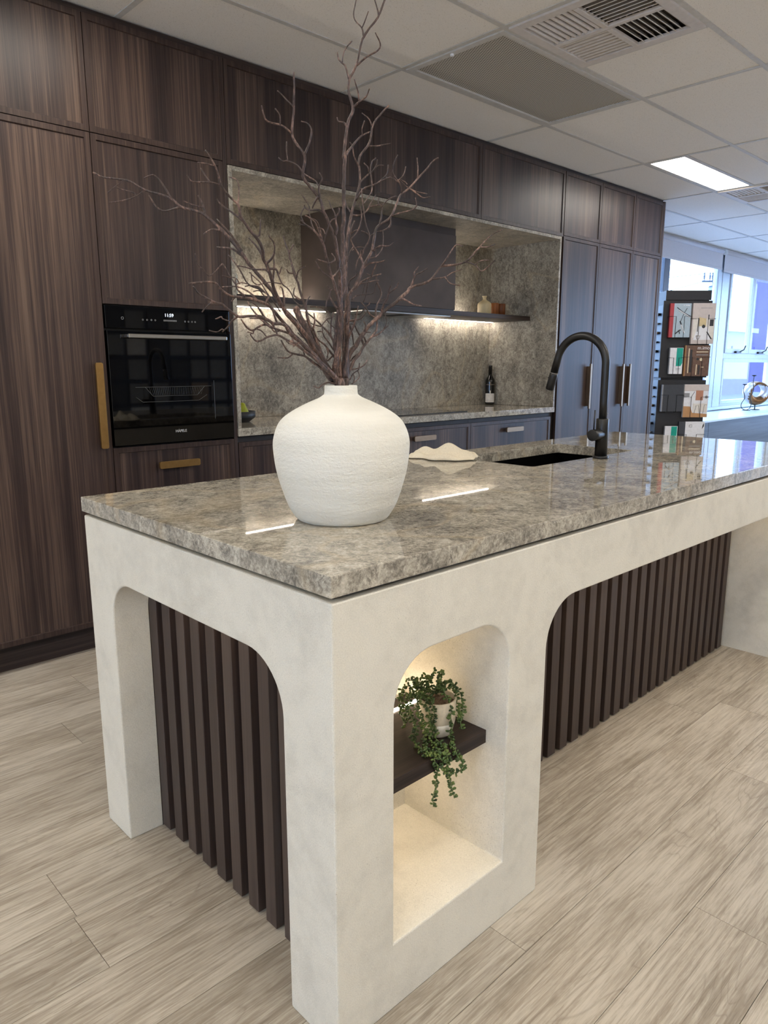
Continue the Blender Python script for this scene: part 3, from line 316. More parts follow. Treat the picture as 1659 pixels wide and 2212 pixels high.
('left over the niche edge',[[[0.316,0.331,1.13,4.6],[0.299,0.332,1.212,4.4],[0.275,0.338,1.233,4.1],[0.249,0.338,1.272,3.8],[0.222,0.338,1.309,3.5],[0.182,0.344,1.347,3.1],[0.162,0.344,1.374,2.9],[0.147,0.341,1.397,2.8],[0.143,0.338,1.407,2.7],[0.129,0.333,1.432,2.5],[0.121,0.332,1.444,2.4],[0.11,0.324,1.469,2.3],[0.09,0.325,1.489,2.1],[0.069,0.324,1.512,1.9],[0.06,0.318,1.53,1.8],[0.044,0.32,1.542,1.6],[0.028,0.319,1.558,1.5],[0.012,0.311,1.585,1.3],[-0.008,0.308,1.607,1.1]],[[0.01,0.31,1.588,1.0],[0.008,0.311,1.586,1.0],[-0.004,0.316,1.588,1.0],[-0.017,0.32,1.588,0.9]],[[0.028,0.319,1.559,1.2],[0.01,0.326,1.562,1.1],[-0.018,0.337,1.56,1.0],[-0.028,0.339,1.57,0.9]],[[0.009,0.326,1.562,0.9],[0.005,0.333,1.573,0.9],[0.001,0.341,1.586,0.9]],[[0.06,0.319,1.53,1.4],[0.07,0.329,1.56,1.2],[0.072,0.337,1.577,1.0],[0.066,0.353,1.584,0.9]],[[0.071,0.324,1.51,1.5],[0.062,0.346,1.523,1.3],[0.054,0.366,1.538,1.0],[0.052,0.375,1.548,0.9]],[[0.093,0.325,1.486,1.7],[0.102,0.316,1.483,1.4],[0.104,0.313,1.511,0.9]],[[0.087,0.325,1.491,1.6],[0.081,0.336,1.507,1.3],[0.071,0.352,1.521,0.9]],[[0.119,0.33,1.448,1.9],[0.115,0.347,1.47,1.3],[0.109,0.362,1.485,0.9]],[[0.126,0.333,1.436,2.0],[0.131,0.314,1.45,1.6],[0.126,0.305,1.469,1.2],[0.114,0.304,1.483,0.9]],[[0.143,0.338,1.407,2.2],[0.149,0.338,1.428,1.6],[0.151,0.342,1.451,0.9]],[[0.136,0.335,1.42,2.1],[0.133,0.344,1.427,1.9],[0.126,0.362,1.429,1.6],[0.116,0.385,1.434,1.2],[0.108,0.403,1.438,0.9]],[[0.132,0.334,1.428,2.0],[0.145,0.327,1.428,1.6],[0.152,0.326,1.42,1.3],[0.158,0.326,1.433,0.9]],[[0.17,0.344,1.363,2.4],[0.174,0.342,1.366,2.2],[0.176,0.351,1.394,1.2],[0.174,0.355,1.4,0.9]],[[0.148,0.327,1.425,1.2],[0.15,0.325,1.415,1.1],[0.154,0.32,1.401,1.1],[0.161,0.313,1.393,1.1],[0.166,0.307,1.382,1.0],[0.17,0.303,1.369,1.0],[0.181,0.292,1.358,0.9]],[[0.155,0.319,1.401,0.9],[0.134,0.328,1.403,0.9],[0.119,0.334,1.4,0.9],[0.109,0.338,1.398,0.9],[0.101,0.341,1.404,0.9],[0.096,0.338,1.417,0.9],[0.093,0.339,1.418,0.9]],[[0.096,0.338,1.416,0.9],[0.112,0.333,1.402,0.9],[0.126,0.331,1.384,0.9],[0.152,0.326,1.35,0.9]]]),
('left bending past the oven',[[[0.306,0.338,1.13,4.4],[0.304,0.334,1.212,4.2],[0.265,0.33,1.242,3.7],[0.233,0.33,1.271,3.4],[0.207,0.331,1.292,3.1],[0.181,0.331,1.313,2.8],[0.154,0.33,1.337,2.6],[0.128,0.328,1.359,2.3],[0.098,0.332,1.369,2.1],[0.069,0.336,1.373,1.9],[0.052,0.339,1.373,1.7],[0.033,0.339,1.382,1.6],[0.018,0.337,1.394,1.5],[-0.006,0.34,1.394,1.3],[-0.032,0.343,1.39,1.1]],[[0.059,0.338,1.372,1.4],[0.057,0.339,1.369,1.2],[0.053,0.342,1.364,0.9]],[[0.104,0.331,1.367,1.7],[0.099,0.356,1.387,1.4],[0.09,0.38,1.396,1.2],[0.084,0.396,1.397,1.0],[0.078,0.412,1.397,0.9]],[[0.092,0.374,1.393,1.0],[0.086,0.386,1.407,1.0],[0.083,0.395,1.42,0.9],[0.082,0.398,1.427,0.9],[0.078,0.408,1.44,0.9]],[[0.078,0.408,1.44,0.9],[0.054,0.414,1.416,0.9],[0.041,0.417,1.427,0.9],[0.029,0.419,1.437,0.9],[0.024,0.414,1.454,0.9]],[[0.085,0.389,1.412,0.9],[0.076,0.392,1.414,0.9],[0.068,0.395,1.416,0.9]],[[0.075,0.335,1.372,1.5],[0.075,0.333,1.376,1.5],[0.064,0.335,1.384,1.2],[0.059,0.335,1.393,1.1],[0.056,0.331,1.403,0.9]],[[0.118,0.33,1.362,1.8],[0.129,0.331,1.379,1.7],[0.122,0.353,1.393,1.5],[0.113,0.375,1.402,1.4],[0.11,0.398,1.43,1.1],[0.106,0.418,1.452,1.0],[0.104,0.426,1.46,0.9]],[[0.085,0.39,1.413,0.9],[0.087,0.389,1.414,0.9],[0.095,0.386,1.411,0.9],[0.101,0.386,1.402,0.9]],[[0.089,0.38,1.4,0.9],[0.094,0.37,1.403,0.9],[0.1,0.357,1.4,0.9]],[[0.128,0.335,1.382,1.3],[0.121,0.352,1.396,1.1],[0.113,0.368,1.399,1.0],[0.108,0.378,1.398,0.9]],[[0.126,0.339,1.385,1.0],[0.121,0.353,1.389,0.9],[0.117,0.364,1.388,0.9]],[[0.122,0.353,1.393,1.2],[0.134,0.348,1.375,1.0],[0.144,0.343,1.359,0.9]]]),
('lowest reaching over the oven',[[[0.307,0.334,1.13,4.2],[0.293,0.329,1.213,4.0],[0.252,0.318,1.248,3.5],[0.221,0.314,1.268,3.2],[0.19,0.309,1.289,2.9],[0.16,0.305,1.307,2.7],[0.139,0.298,1.324,2.5],[0.114,0.298,1.326,2.4],[0.093,0.296,1.334,2.2],[0.078,0.295,1.336,2.1],[0.055,0.294,1.336,2.0],[0.035,0.293,1.334,1.8],[0.014,0.288,1.344,1.7],[-0.003,0.284,1.353,1.6],[-0.017,0.282,1.355,1.5],[-0.05,0.275,1.365,1.2],[-0.067,0.268,1.377,1.1]],[[0.034,0.293,1.334,1.5],[0.03,0.307,1.327,1.3],[0.028,0.318,1.317,1.1],[0.025,0.333,1.308,0.9]],[[0.026,0.329,1.31,0.9],[0.024,0.332,1.313,0.9],[0.018,0.34,1.308,0.9],[0.009,0.352,1.311,0.9]],[[0.029,0.31,1.324,1.0],[0.027,0.313,1.327,1.0],[0.022,0.317,1.329,0.9],[0.019,0.321,1.331,0.9]],[[0.019,0.321,1.331,0.9],[0.019,0.324,1.334,0.9],[0.016,0.331,1.332,0.9],[0.014,0.336,1.331,0.9]],[[-0.024,0.281,1.357,1.1],[-0.025,0.281,1.355,1.1],[-0.032,0.287,1.347,1.0],[-0.039,0.292,1.338,0.9]],[[0.096,0.296,1.333,1.8],[0.089,0.312,1.334,1.3],[0.082,0.327,1.334,0.9]],[[0.115,0.298,1.326,1.9],[0.116,0.302,1.317,1.8],[0.11,0.317,1.326,1.6],[0.105,0.332,1.339,1.3],[0.099,0.349,1.357,1.1],[0.098,0.356,1.368,0.9]],[[0.124,0.298,1.325,1.9],[0.114,0.297,1.347,1.2],[0.108,0.297,1.357,0.9]],[[0.095,0.296,1.334,1.8],[0.083,0.298,1.351,1.3],[0.07,0.303,1.363,0.9]]]),
('left low curl',[[[0.306,0.329,1.13,3.8],[0.301,0.332,1.212,3.6],[0.264,0.324,1.239,3.1],[0.234,0.32,1.267,2.7],[0.206,0.319,1.285,2.4],[0.178,0.316,1.305,2.1],[0.145,0.319,1.314,1.9],[0.113,0.32,1.323,1.6],[0.097,0.321,1.319,1.5],[0.083,0.321,1.312,1.4],[0.069,0.32,1.318,1.2],[0.056,0.316,1.331,1.1]],[[0.091,0.321,1.316,1.1],[0.097,0.313,1.312,1.0],[0.101,0.309,1.306,1.0],[0.104,0.304,1.299,0.9]],[[0.087,0.321,1.314,1.1],[0.083,0.32,1.306,1.0],[0.079,0.321,1.308,1.0],[0.073,0.323,1.309,0.9]],[[0.145,0.319,1.314,1.5],[0.14,0.331,1.312,1.3],[0.137,0.345,1.326,1.1],[0.133,0.358,1.336,0.9]]]),
('left lower hook',[[[0.307,0.332,1.13,3.6],[0.312,0.346,1.212,3.4],[0.254,0.317,1.241,2.8],[0.229,0.313,1.257,2.6],[0.198,0.309,1.274,2.3],[0.169,0.305,1.29,2.0],[0.146,0.303,1.297,1.8],[0.125,0.301,1.304,1.6],[0.101,0.299,1.3,1.5],[0.086,0.297,1.293,1.3],[0.074,0.296,1.292,1.3],[0.065,0.294,1.297,1.2],[0.057,0.289,1.304,1.1]],[[0.171,0.305,1.288,1.6],[0.168,0.307,1.284,1.5],[0.173,0.301,1.29,1.2],[0.18,0.294,1.286,0.9]],[[0.17,0.306,1.287,1.2],[0.165,0.317,1.29,1.1],[0.163,0.325,1.295,0.9]],[[0.165,0.304,1.291,1.6],[0.165,0.305,1.301,1.2],[0.167,0.302,1.307,0.9]],[[0.125,0.301,1.304,1.3],[0.123,0.303,1.314,1.2],[0.114,0.312,1.333,0.9]]]),
('lowest left fork',[[[0.309,0.325,1.13,3.4],[0.297,0.332,1.212,3.1],[0.27,0.332,1.232,2.6],[0.258,0.333,1.242,2.4],[0.237,0.336,1.254,2.1],[0.217,0.338,1.267,1.8],[0.193,0.343,1.271,1.5],[0.18,0.345,1.278,1.4],[0.169,0.344,1.289,1.2],[0.163,0.342,1.297,1.1]],[[0.194,0.343,1.271,1.2],[0.185,0.344,1.265,1.1],[0.177,0.346,1.262,1.1],[0.159,0.35,1.263,0.9]],[[0.219,0.338,1.266,1.5],[0.219,0.343,1.277,1.1],[0.217,0.348,1.283,0.9]],[[0.264,0.333,1.237,2.0],[0.256,0.336,1.242,1.4],[0.252,0.336,1.25,0.9]]]),
('curved beside the trunk',[[[0.309,0.337,1.13,3.8],[0.305,0.33,1.212,3.5],[0.321,0.355,1.242,2.8],[0.328,0.372,1.281,2.3],[0.33,0.386,1.307,1.9],[0.325,0.411,1.332,1.6],[0.317,0.434,1.351,1.3],[0.313,0.447,1.361,1.1]],[[0.324,0.411,1.331,1.3],[0.311,0.424,1.335,1.1],[0.299,0.436,1.343,1.0],[0.287,0.447,1.342,0.9]],[[0.33,0.388,1.309,1.5],[0.331,0.389,1.332,1.3],[0.336,0.386,1.361,0.9]],[[0.333,0.388,1.342,0.9],[0.333,0.393,1.356,0.9],[0.329,0.401,1.364,0.9],[0.321,0.416,1.372,0.9],[0.31,0.434,1.373,0.9]],[[0.333,0.39,1.348,0.9],[0.326,0.393,1.347,0.9],[0.313,0.396,1.334,0.9],[0.31,0.391,1.319,0.9]],[[0.328,0.372,1.281,1.8],[0.326,0.374,1.281,1.8],[0.314,0.389,1.307,1.3],[0.31,0.394,1.319,1.1],[0.303,0.402,1.319,0.9]],[[0.324,0.393,1.344,0.9],[0.328,0.385,1.334,0.9],[0.335,0.37,1.319,0.9]],[[0.326,0.365,1.266,2.0],[0.322,0.367,1.265,1.9],[0.305,0.375,1.288,1.5],[0.289,0.383,1.303,1.2],[0.279,0.384,1.324,0.9]],[[0.319,0.369,1.269,1.5],[0.312,0.382,1.257,1.3],[0.309,0.393,1.273,1.0],[0.305,0.4,1.278,0.9]],[[0.306,0.374,1.285,1.3],[0.308,0.372,1.276,1.1],[0.306,0.375,1.259,0.9]],[[0.334,0.372,1.321,0.9],[0.337,0.37,1.325,0.9],[0.334,0.373,1.319,0.9],[0.33,0.378,1.31,0.9]]])]
STRANDS = [[[0.3928,0.1369,0.5381],[0.3881,0.1414,0.5699],[0.3894,0.1263,0.5992]],[[0.3973,0.1326,0.5448],[0.3963,0.1197,0.5794],[0.3953,0.1068,0.5938],[0.3908,0.1111,0.602]],[[0.3957,0.148,0.5401],[0.3909,0.1526,0.5738],[0.3863,0.1432,0.5841]],[[0.3883,0.1412,0.5415],[0.3723,0.1565,0.5649],[0.3588,0.1695,0.5716],[0.352,0.176,0.575]],[[0.3911,0.1524,0.5367],[0.3751,0.1677,0.562],[0.3727,0.17,0.5755]],[[0.3815,0.1477,0.5364],[0.3622,0.1662,0.5549],[0.3476,0.1802,0.5549],[0.3443,0.1834,0.5297],[0.3496,0.1853,0.5053],[0.3538,0.1881,0.4754],[0.3561,0.1803,0.4569]],[[0.372,0.143,0.5395],[0.3478,0.1523,0.5543],[0.3327,0.146,0.5416],[0.3292,0.1425,0.5276],[0.3267,0.1379,0.5136],[0.3276,0.1301,0.4997],[0.3296,0.1213,0.4858],[0.3267,0.131,0.4615],[0.3171,0.107,0.4565],[0.3046,0.0787,0.4566],[0.3039,0.0559,0.4566]],[[0.3691,0.1319,0.541],[0.3448,0.1344,0.5548],[0.3409,0.1243,0.5399],[0.3344,0.1264,0.5283],[0.3397,0.1186,0.5112],[0.3431,0.1153,0.4897],[0.3506,0.1053,0.4676],[0.3447,0.0832,0.457],[0.3297,0.0575,0.457],[0.3077,0.0495,0.453],[0.3185,0.0489,0.4279],[0.3151,0.0493,0.4031],[0.3109,0.0492,0.3838],[0.3049,0.0494,0.3683],[0.3064,0.0494,0.3446]],[[0.3736,0.1276,0.541],[0.3515,0.1155,0.5394],[0.3531,0.1085,0.525],[0.3529,0.1059,0.5062],[0.3564,0.1026,0.4864],[0.361,0.0981,0.4631],[0.3556,0.0687,0.457],[0.3401,0.0489,0.4564],[0.3525,0.0495,0.4317],[0.3439,0.0495,0.4171],[0.3556,0.0493,0.3925],[0.3629,0.0492,0.3694],[0.3684,0.0495,0.3501],[0.3731,0.0491,0.3346]],[[0.3736,0.1276,0.5443],[0.3588,0.1057,0.5436],[0.3596,0.1022,0.5315],[0.3605,0.0986,0.5161],[0.3584,0.1006,0.4996],[0.3597,0.0994,0.4831],[0.3665,0.0929,0.4681]],[[0.4041,0.1261,0.5414],[0.4032,0.1131,0.5578],[0.3992,0.1031,0.5476],[0.3985,0.0899,0.5325],[0.3982,0.0832,0.5184],[0.395,0.0821,0.5017],[0.3971,0.0774,0.4844],[0.3901,0.0813,0.4721],[0.3914,0.0759,0.4587],[0.371,0.0622,0.457],[0.3719,0.0489,0.4505],[0.38,0.0494,0.4322],[0.3892,0.049,0.4187],[0.3945,0.0452,0.4081],[0.395,0.0433,0.3953]],[[0.3938,0.0445,0.4037],[0.3869,0.0484,0.3931],[0.3742,0.0495,0.3946],[0.3484,0.0493,0.4088],[0.3343,0.0489,0.4148]],[[0.404,0.1261,0.5481],[0.4185,0.1123,0.5649],[0.431,0.1003,0.5582],[0.438,0.0936,0.5414],[0.4416,0.0901,0.5245],[0.4431,0.0887,0.5042],[0.4372,0.0874,0.4864],[0.4325,0.085,0.4703],[0.4349,0.0827,0.4601]],[[0.4063,0.1239,0.5448],[0.4296,0.1155,0.5502],[0.4351,0.1033,0.5356],[0.4337,0.0977,0.5246],[0.4317,0.0997,0.5076],[0.4364,0.0951,0.4907],[0.439,0.0927,0.4736]],[[0.4133,0.1449,0.5354],[0.4279,0.1309,0.5608],[0.4406,0.1188,0.5523],[0.4442,0.1153,0.537]],[[0.3985,0.1591,0.532],[0.3904,0.1669,0.5456],[0.3891,0.1681,0.5659],[0.3937,0.1638,0.5676]],[[0.3782,0.1509,0.5314],[0.3585,0.1559,0.5362],[0.3447,0.1664,0.5439],[0.3439,0.1699,0.5228],[0.3451,0.1687,0.5026],[0.3558,0.1724,0.4737]],[[0.3401,0.1209,0.4986],[0.3454,0.1131,0.4831],[0.3404,0.1081,0.457],[0.3213,0.078,0.4568],[0.3208,0.0494,0.4526],[0.3341,0.0491,0.4344],[0.3254,0.0491,0.4249]]]

# ------------------------------------------------------------ room shell
HC = 2.624; X0, X1, Y0, Y1 = -6.0, 11.0, -4.0, 2.95
bm = boxes((X0, X1, Y0, Y1, -0.12, -0.006)); floor = struct('floor', bm, 'sub')
bm = boxes((X0, X1, Y0, -2.05, -0.0059, -0.0002), (X0, -2.6, -2.05, Y1, -0.0059, -0.0002), (7.6, X1, -2.05, Y1, -0.0059, -0.0002)); far = obj('plank_field', bm, 'floor', floor); far['kind'] = 'stuff'
PW, PL = 0.195, 1.52; cache = {}
joints = {3: -0.213, 7: 0.111, -2: 1.514, -3: 0.848, 4: 0.62, -1: 0.45, 1: 1.05, 0: 0.3, 2: 1.3, 8: 0.9, 6: 0.72, 5: -0.55}
for k in range(-11, 15):
    ya = 0.0975+PW*k; yb = min(ya+PW, Y1)
    if ya >= Y1: break
    off = joints.get(k, (k*0.577 % 1.0)*PL); xs = [off+PL*i for i in range(-6, 8)]
    for xa in xs:
        a, b = max(xa, -2.6), min(xa+PL, 7.6)
        if b-a < 0.05: continue
        key = (round(b-a, 3), round(yb-ya, 3))
        if key not in cache:
            g = 0.0006; cache[key] = mesh('plank', boxes((g, key[0]-g, g, key[1]-g, -0.0058, 0.0)), 'floor')
        piece('plank', cache[key], floor, (a, ya, 0))
bm = boxes((X0, X1, Y0, Y1, HC+0.07, HC+0.2)); ceiling = struct('ceiling', bm, 'ceil')
XL = [1.9727+1.2*i for i in range(-6, 8)]; YL = [1.2106+0.6*j for j in range(-9, 3)]
xe = [X0]+[v for v in XL if X0+0.1 < v < X1-0.1]+[X1]; ye = [Y0]+[v for v in YL if Y0+0.1 < v < Y1-0.1]+[Y1]
lights = [(4.3727, 1.2106, 0), (-0.4273, 1.2106, 0)]+[(x, y, 0) for y in (-1.1894, -2.9894) for x in (-0.4273, 1.9727, 4.3727, 6.7727, 9.1727)]+[(x, y, 0) for x in (-2.8273, -5.2273) for y in (1.2106, -1.1894, -2.9894)]
def isl(x, y): return any(abs(x-a) < 0.02 and abs(y-b) < 0.02 for a, b, c in lights)
cache = {}
def tile_at(xa, xb, ya, yb):
    key = (round(xb-xa, 3), round(yb-ya, 3))
    if key not in cache:
        g = 0.004; cache[key] = mesh('ceiling_tile', boxes((-key[0]/2+g, key[0]/2-g, -key[1]/2+g, key[1]/2-g, 0.0, 0.014)), 'tile')
    piece('ceiling_tile', cache[key], ceiling, ((xa+xb)/2, (ya+yb)/2, HC+0.0045))
for xa, xb in zip(xe, xe[1:]):
    for ya, yb in zip(ye, ye[1:]):
        if abs(xa-1.9727) < 0.02 and abs(ya-1.2106) < 0.02: continue
        if isl(xa, ya): tile_at(xa, xb, ya, ya+0.3)
        elif (abs(xa-1.9727) < 0.02 and abs(ya-0.6106) < 0.02) or (abs(xa-5.5727) < 0.02 and abs(ya-1.2106) < 0.02): tile_at(xa+0.6, xb, ya, yb)
        else: tile_at(xa, xb, ya, yb)
bw = 0.012
for y in ye[1:-1]: piece('ceiling_bar', mesh('ceiling_bar', boxes((X0, X1, -bw, bw, 0.0, 0.004)), 'bar'), ceiling, (0, y, HC))
for x in xe[1:-1]: piece('ceiling_bar', mesh('ceiling_bar', boxes((-bw, bw, Y0, Y1, 0.0005, 0.0042)), 'bar'), ceiling, (x, 0, HC))
for xa, ya in ((2.5727, 0.6106), (6.1727, 1.2106)): piece('ceiling_bar', mesh('ceiling_bar', boxes((-bw, bw, bw, 0.6-bw, 0.0005, 0.0042)), 'bar'), ceiling, (xa, ya, HC))

# walls (the window wall stands beyond the end of the cabinets)
def wall(name, bs): return struct(name, boxes(*bs), 'wall')
wall('wall_left', [(X0-0.15, X0, Y0, Y1, -0.1, 0.6), (X0-0.15, X0, Y0, Y1, 2.3, HC+0.1), (X0-0.15, X0, Y0, -3.0, 0.6, 2.3), (X0-0.15, X0, -0.3, Y1, 0.6, 2.3)])
wall('wall_front', [(X0, X1, Y0-0.15, Y0, -0.1, HC+0.1)])
wall('wall_back', [(X0, 5.9, Y1, Y1+0.15, -0.1, HC+0.1), (5.9, X1, Y1, Y1+0.15, -0.1, 0.70), (5.9, X1, Y1, Y1+0.15, 2.56, HC+0.1), (10.75, X1, Y1, Y1+0.15, 0.70, 2.56)])
wall('wall_right', [(X1, X1+0.15, Y0, Y1+0.15, -0.1, 0.30), (X1, X1+0.15, Y0, Y1+0.15, 2.5, HC+0.1), (X1, X1+0.15, Y0, -3.7, 0.3, 2.5), (X1, X1+0.15, 2.6, Y1+0.15, 0.3, 2.5)])
def frame_rect(bm, x0, x1, z0, z1, y0, y1, t):
    for b in ((x0, x0+t, z0, z1), (x1-t, x1, z0, z1), (x0+t, x1-t, z0, z0+t), (x0+t, x1-t, z1-t, z1)): box(bm, b[0], b[1], y0, y1, b[2], b[3])
# window_1: fixed panes left of the white post; window_2: casements over a fixed pane
w1 = bpy.data.objects.new('window_1', None); COL.objects.link(w1); w1.location = (7.2, 3.0, 0.7); w1.matrix_basis = Matrix.Translation(w1.location); w1['kind'] = 'structure'
bm = bmesh.new(); frame_rect(bm, 5.9, 8.55, 0.70, 2.56, 2.956, 2.99, 0.03); obj('window_frame', bm, 'frame_grey', w1, bev=0.003)
bm = boxes((7.14, 7.27, 2.956, 3.0, 0.73, 2.53)); obj('mullion', bm, 'frame_dark', w1, bev=0.003)
obj('pane', boxes((5.93, 7.14, 2.970, 2.976, 0.73, 2.53)), 'glass', w1); obj('pane', boxes((7.27, 8.52, 2.970, 2.976, 0.73, 2.53)), 'glass', w1)
obj('post', boxes((8.551, 8.88, 2.952, 3.02, 0.70, 2.56)), 'sill', w1, bev=0.004)
obj('post_joint', boxes((8.66, 8.668, 2.950, 2.953, 0.72, 2.55)), 'frame_dark', w1)
w2 = bpy.data.objects.new('window_2', None); COL.objects.link(w2); w2.location = (9.8, 3.0, 0.7); w2.matrix_basis = Matrix.Translation(w2.location); w2['kind'] = 'structure'
bm = bmesh.new(); frame_rect(bm, 8.88, 10.75, 0.70, 2.56, 2.97, 3.05, 0.06); box(bm, 8.94, 10.69, 2.97, 3.05, 1.335, 1.40); obj('window_frame', bm, 'frame_grey', w2, bev=0.003)
for a, b in ((8.94, 9.72), (9.72, 10.69)):
    bm = bmesh.new(); frame_rect(bm, a+0.004, b-0.004, 1.404, 2.496, 2.955, 3.0, 0.055); s = obj('sash', bm, 'frame_grey', w2, bev=0.003)
    obj('pane', boxes((a+0.06, b-0.06, 2.975, 2.98, 1.46, 2.44)), 'glass', s)
    bm = boxes((a+0.30, a+0.46, 2.925, 2.955, 1.405, 1.43)); tube(bm, [(a+0.40, 2.93, 1.42), (a+0.47, 2.90, 1.45), (a+0.49, 2.89, 1.50)], 0.008, 6); obj('latch', bm, 'black', s)
bm = bmesh.new(); frame_rect(bm, 8.94, 10.69, 0.76, 1.335, 2.965, 3.02, 0.045); obj('fixed_sash', bm, 'frame_grey', w2, bev=0.003)
obj('pane', boxes((8.985, 10.645, 2.985, 2.99, 0.805, 1.29)), 'glass', w2)
struct('trim_1', boxes((5.9, 10.75, 2.90, 2.955, 0.70, 0.735)), 'sill', bev=0.004)
w3 = bpy.data.objects.new('window_3', None); COL.objects.link(w3); w3.location = (X1+0.07, -0.5, 0.3); w3.matrix_basis = Matrix.Translation(w3.location); w3['kind'] = 'structure'
bm = bmesh.new()
for y in (-3.7, -2.15, -0.55, 1.05, 2.55): box(bm, X1+0.04, X1+0.10, y, y+0.05, 0.3, 2.5)
box(bm, X1+0.04, X1+0.10, -3.65, 2.55, 0.3, 0.36); box(bm, X1+0.04, X1+0.10, -3.65, 2.55, 2.44, 2.5); obj('window_frame', bm, 'frame_grey', w3)
for y in (-3.65, -2.10, -0.50, 1.10): obj('pane', boxes((X1+0.065, X1+0.07, y, y+1.5, 0.36, 2.44)), 'glass', w3)
w4 = bpy.data.objects.new('window_4', None); COL.objects.link(w4); w4.location = (X0-0.07, -0.9, 0.25); w4.matrix_basis = Matrix.Translation(w4.location); w4['kind'] = 'structure'
bm = bmesh.new()
for y in (-3.0, -1.70, -0.35): box(bm, X0-0.10, X0-0.04, y, y+0.05, 0.6, 2.3)
box(bm, X0-0.10, X0-0.04, -2.95, -0.35, 0.6, 0.66); box(bm, X0-0.10, X0-0.04, -2.95, -0.35, 2.24, 2.3); obj('window_frame', bm, 'frame_grey', w4)
for y in (-2.95, -1.65): obj('pane', boxes((X0-0.07, X0-0.065, y, y+1.25, 0.66, 2.24)), 'glass', w4)
wall('wall_return', [(-0.12, -0.004, 2.2, Y1, 0.0, HC)])
def blind(x0, x1, zb, label):
    t = thing('roller_blind', label, 'blind', ((x0+x1)/2, 2.92, 2.58), 'roller blinds at the windows')
    obj('fabric', boxes((x0, x1, 2.925, 2.928, zb, 2.575)), 'blind', t); obj('bottom_rail', boxes((x0, x1, 2.92, 2.933, zb-0.028, zb)), 'blind', t, bev=0.004)
    bm = bmesh.new(); tube(bm, [(x0, 2.925, 2.583), (x1, 2.925, 2.583)], 0.022, 14); obj('roller', bm, 'blind', t, True)
    for x in (x0-0.012, x1): obj('end_bracket', boxes((x, x+0.012, 2.895, 2.95, 2.555, 2.61)), 'white', t)
blind(5.95, 8.56, 2.40, 'white roller blind drawn a short way down nearest the tall cabinets')
blind(8.62, 10.72, 2.385, 'white roller blind over the casement window at the right edge')

# outside
struct('ground_outside', boxes((-10, 90, 3.3, 90, -0.5, -0.3), (11.3, 90, -40, 3.3, -0.5, -0.3)), 'ash')
t = thing('neighbouring_building', 'low pale blue building across the street seen through the window', 'building', (34, 16, -0.3))
obj('wall', boxes((24, 43, 15, 24, -0.3, 3.0)), 'facade', t); obj('roof', boxes((23.7, 43, 14.7, 24.3, 3.0, 3.25)), 'fwin', t)
for x in (27, 31, 35): obj('window', boxes((x, x+2.0, 14.95, 15.02, 0.6, 2.2)), 'fwin', t)
t = thing('neighbouring_building', 'taller purple-blue building filling the rightmost window pane', 'building', (53, 16, -0.3))
obj('wall', boxes((46.0, 60, 15, 16.5, -0.3, 11.0)), 'facade2', t)
for x in (47, 51, 55):
    for z in (1.0, 4.5, 8.0): obj('window', boxes((x, x+2.2, 14.95, 15.02, z, z+1.8)), 'fwin', t)
pv = Vector((49.0, 20, -0.3)); mv = Vector((0.722, -0.692, 0)); t = thing('power_pole', 'grey power pole with insulators outside the left window', 'pole', pv)
def pp(u, z, d=0): p = pv+mv*u+Vector((0.69*d, 0.72*d, 0)); return (p.x, p.y, z)
bm = bmesh.new(); tube(bm, [pp(0.1, -0.3), pp(0.1, 6.9)], 0.11, 10); obj('pole', bm, 'pole', t)
for z, a, b_ in ((6.62, -0.75, 0.05), (6.5, 0.1, 0.9)):
    bm = bmesh.new(); tube(bm, [pp(a, z, -0.15), pp(b_, z, -0.15)], 0.06, 4); obj('crossarm', bm, 'pole', t)
bm = bmesh.new(); lathe(bm, [(0.20, 0), (0.23, 0.05), (0.23, 0.72), (0.18, 0.78)], pp(-0.12, 5.55, -0.3), 14); obj('transformer', bm, 'pole', t)
for u, z in ((-0.62, 6.68), (-0.25, 6.68), (-0.08, 6.68), (0.42, 6.56), (0.62, 6.56)):
    bm = bmesh.new(); lathe(bm, [(0.03, 0), (0.03, 0.10), (0.07, 0.12), (0.04, 0.2), (0.07, 0.24), (0.03, 0.40), (0.06, 0.44), (0.02, 0.5)], pp(u, z, -0.15), 8); obj('insulator', bm, 'pole', t)
for u, z, du, dz in ((-0.62, 7.1, -7, -0.2), (-0.7, 6.6, -6, -0.9), (0.85, 6.4, 6, -0.5)):
    bm = bmesh.new(); tube(bm, smooth_path([pp(u+du, z+dz, 2), pp(u+du*0.5, z+dz*0.7-0.1, 1), pp(u, z, -0.1)], 5), 0.018, 5); obj('wire', bm, 'pole', t)

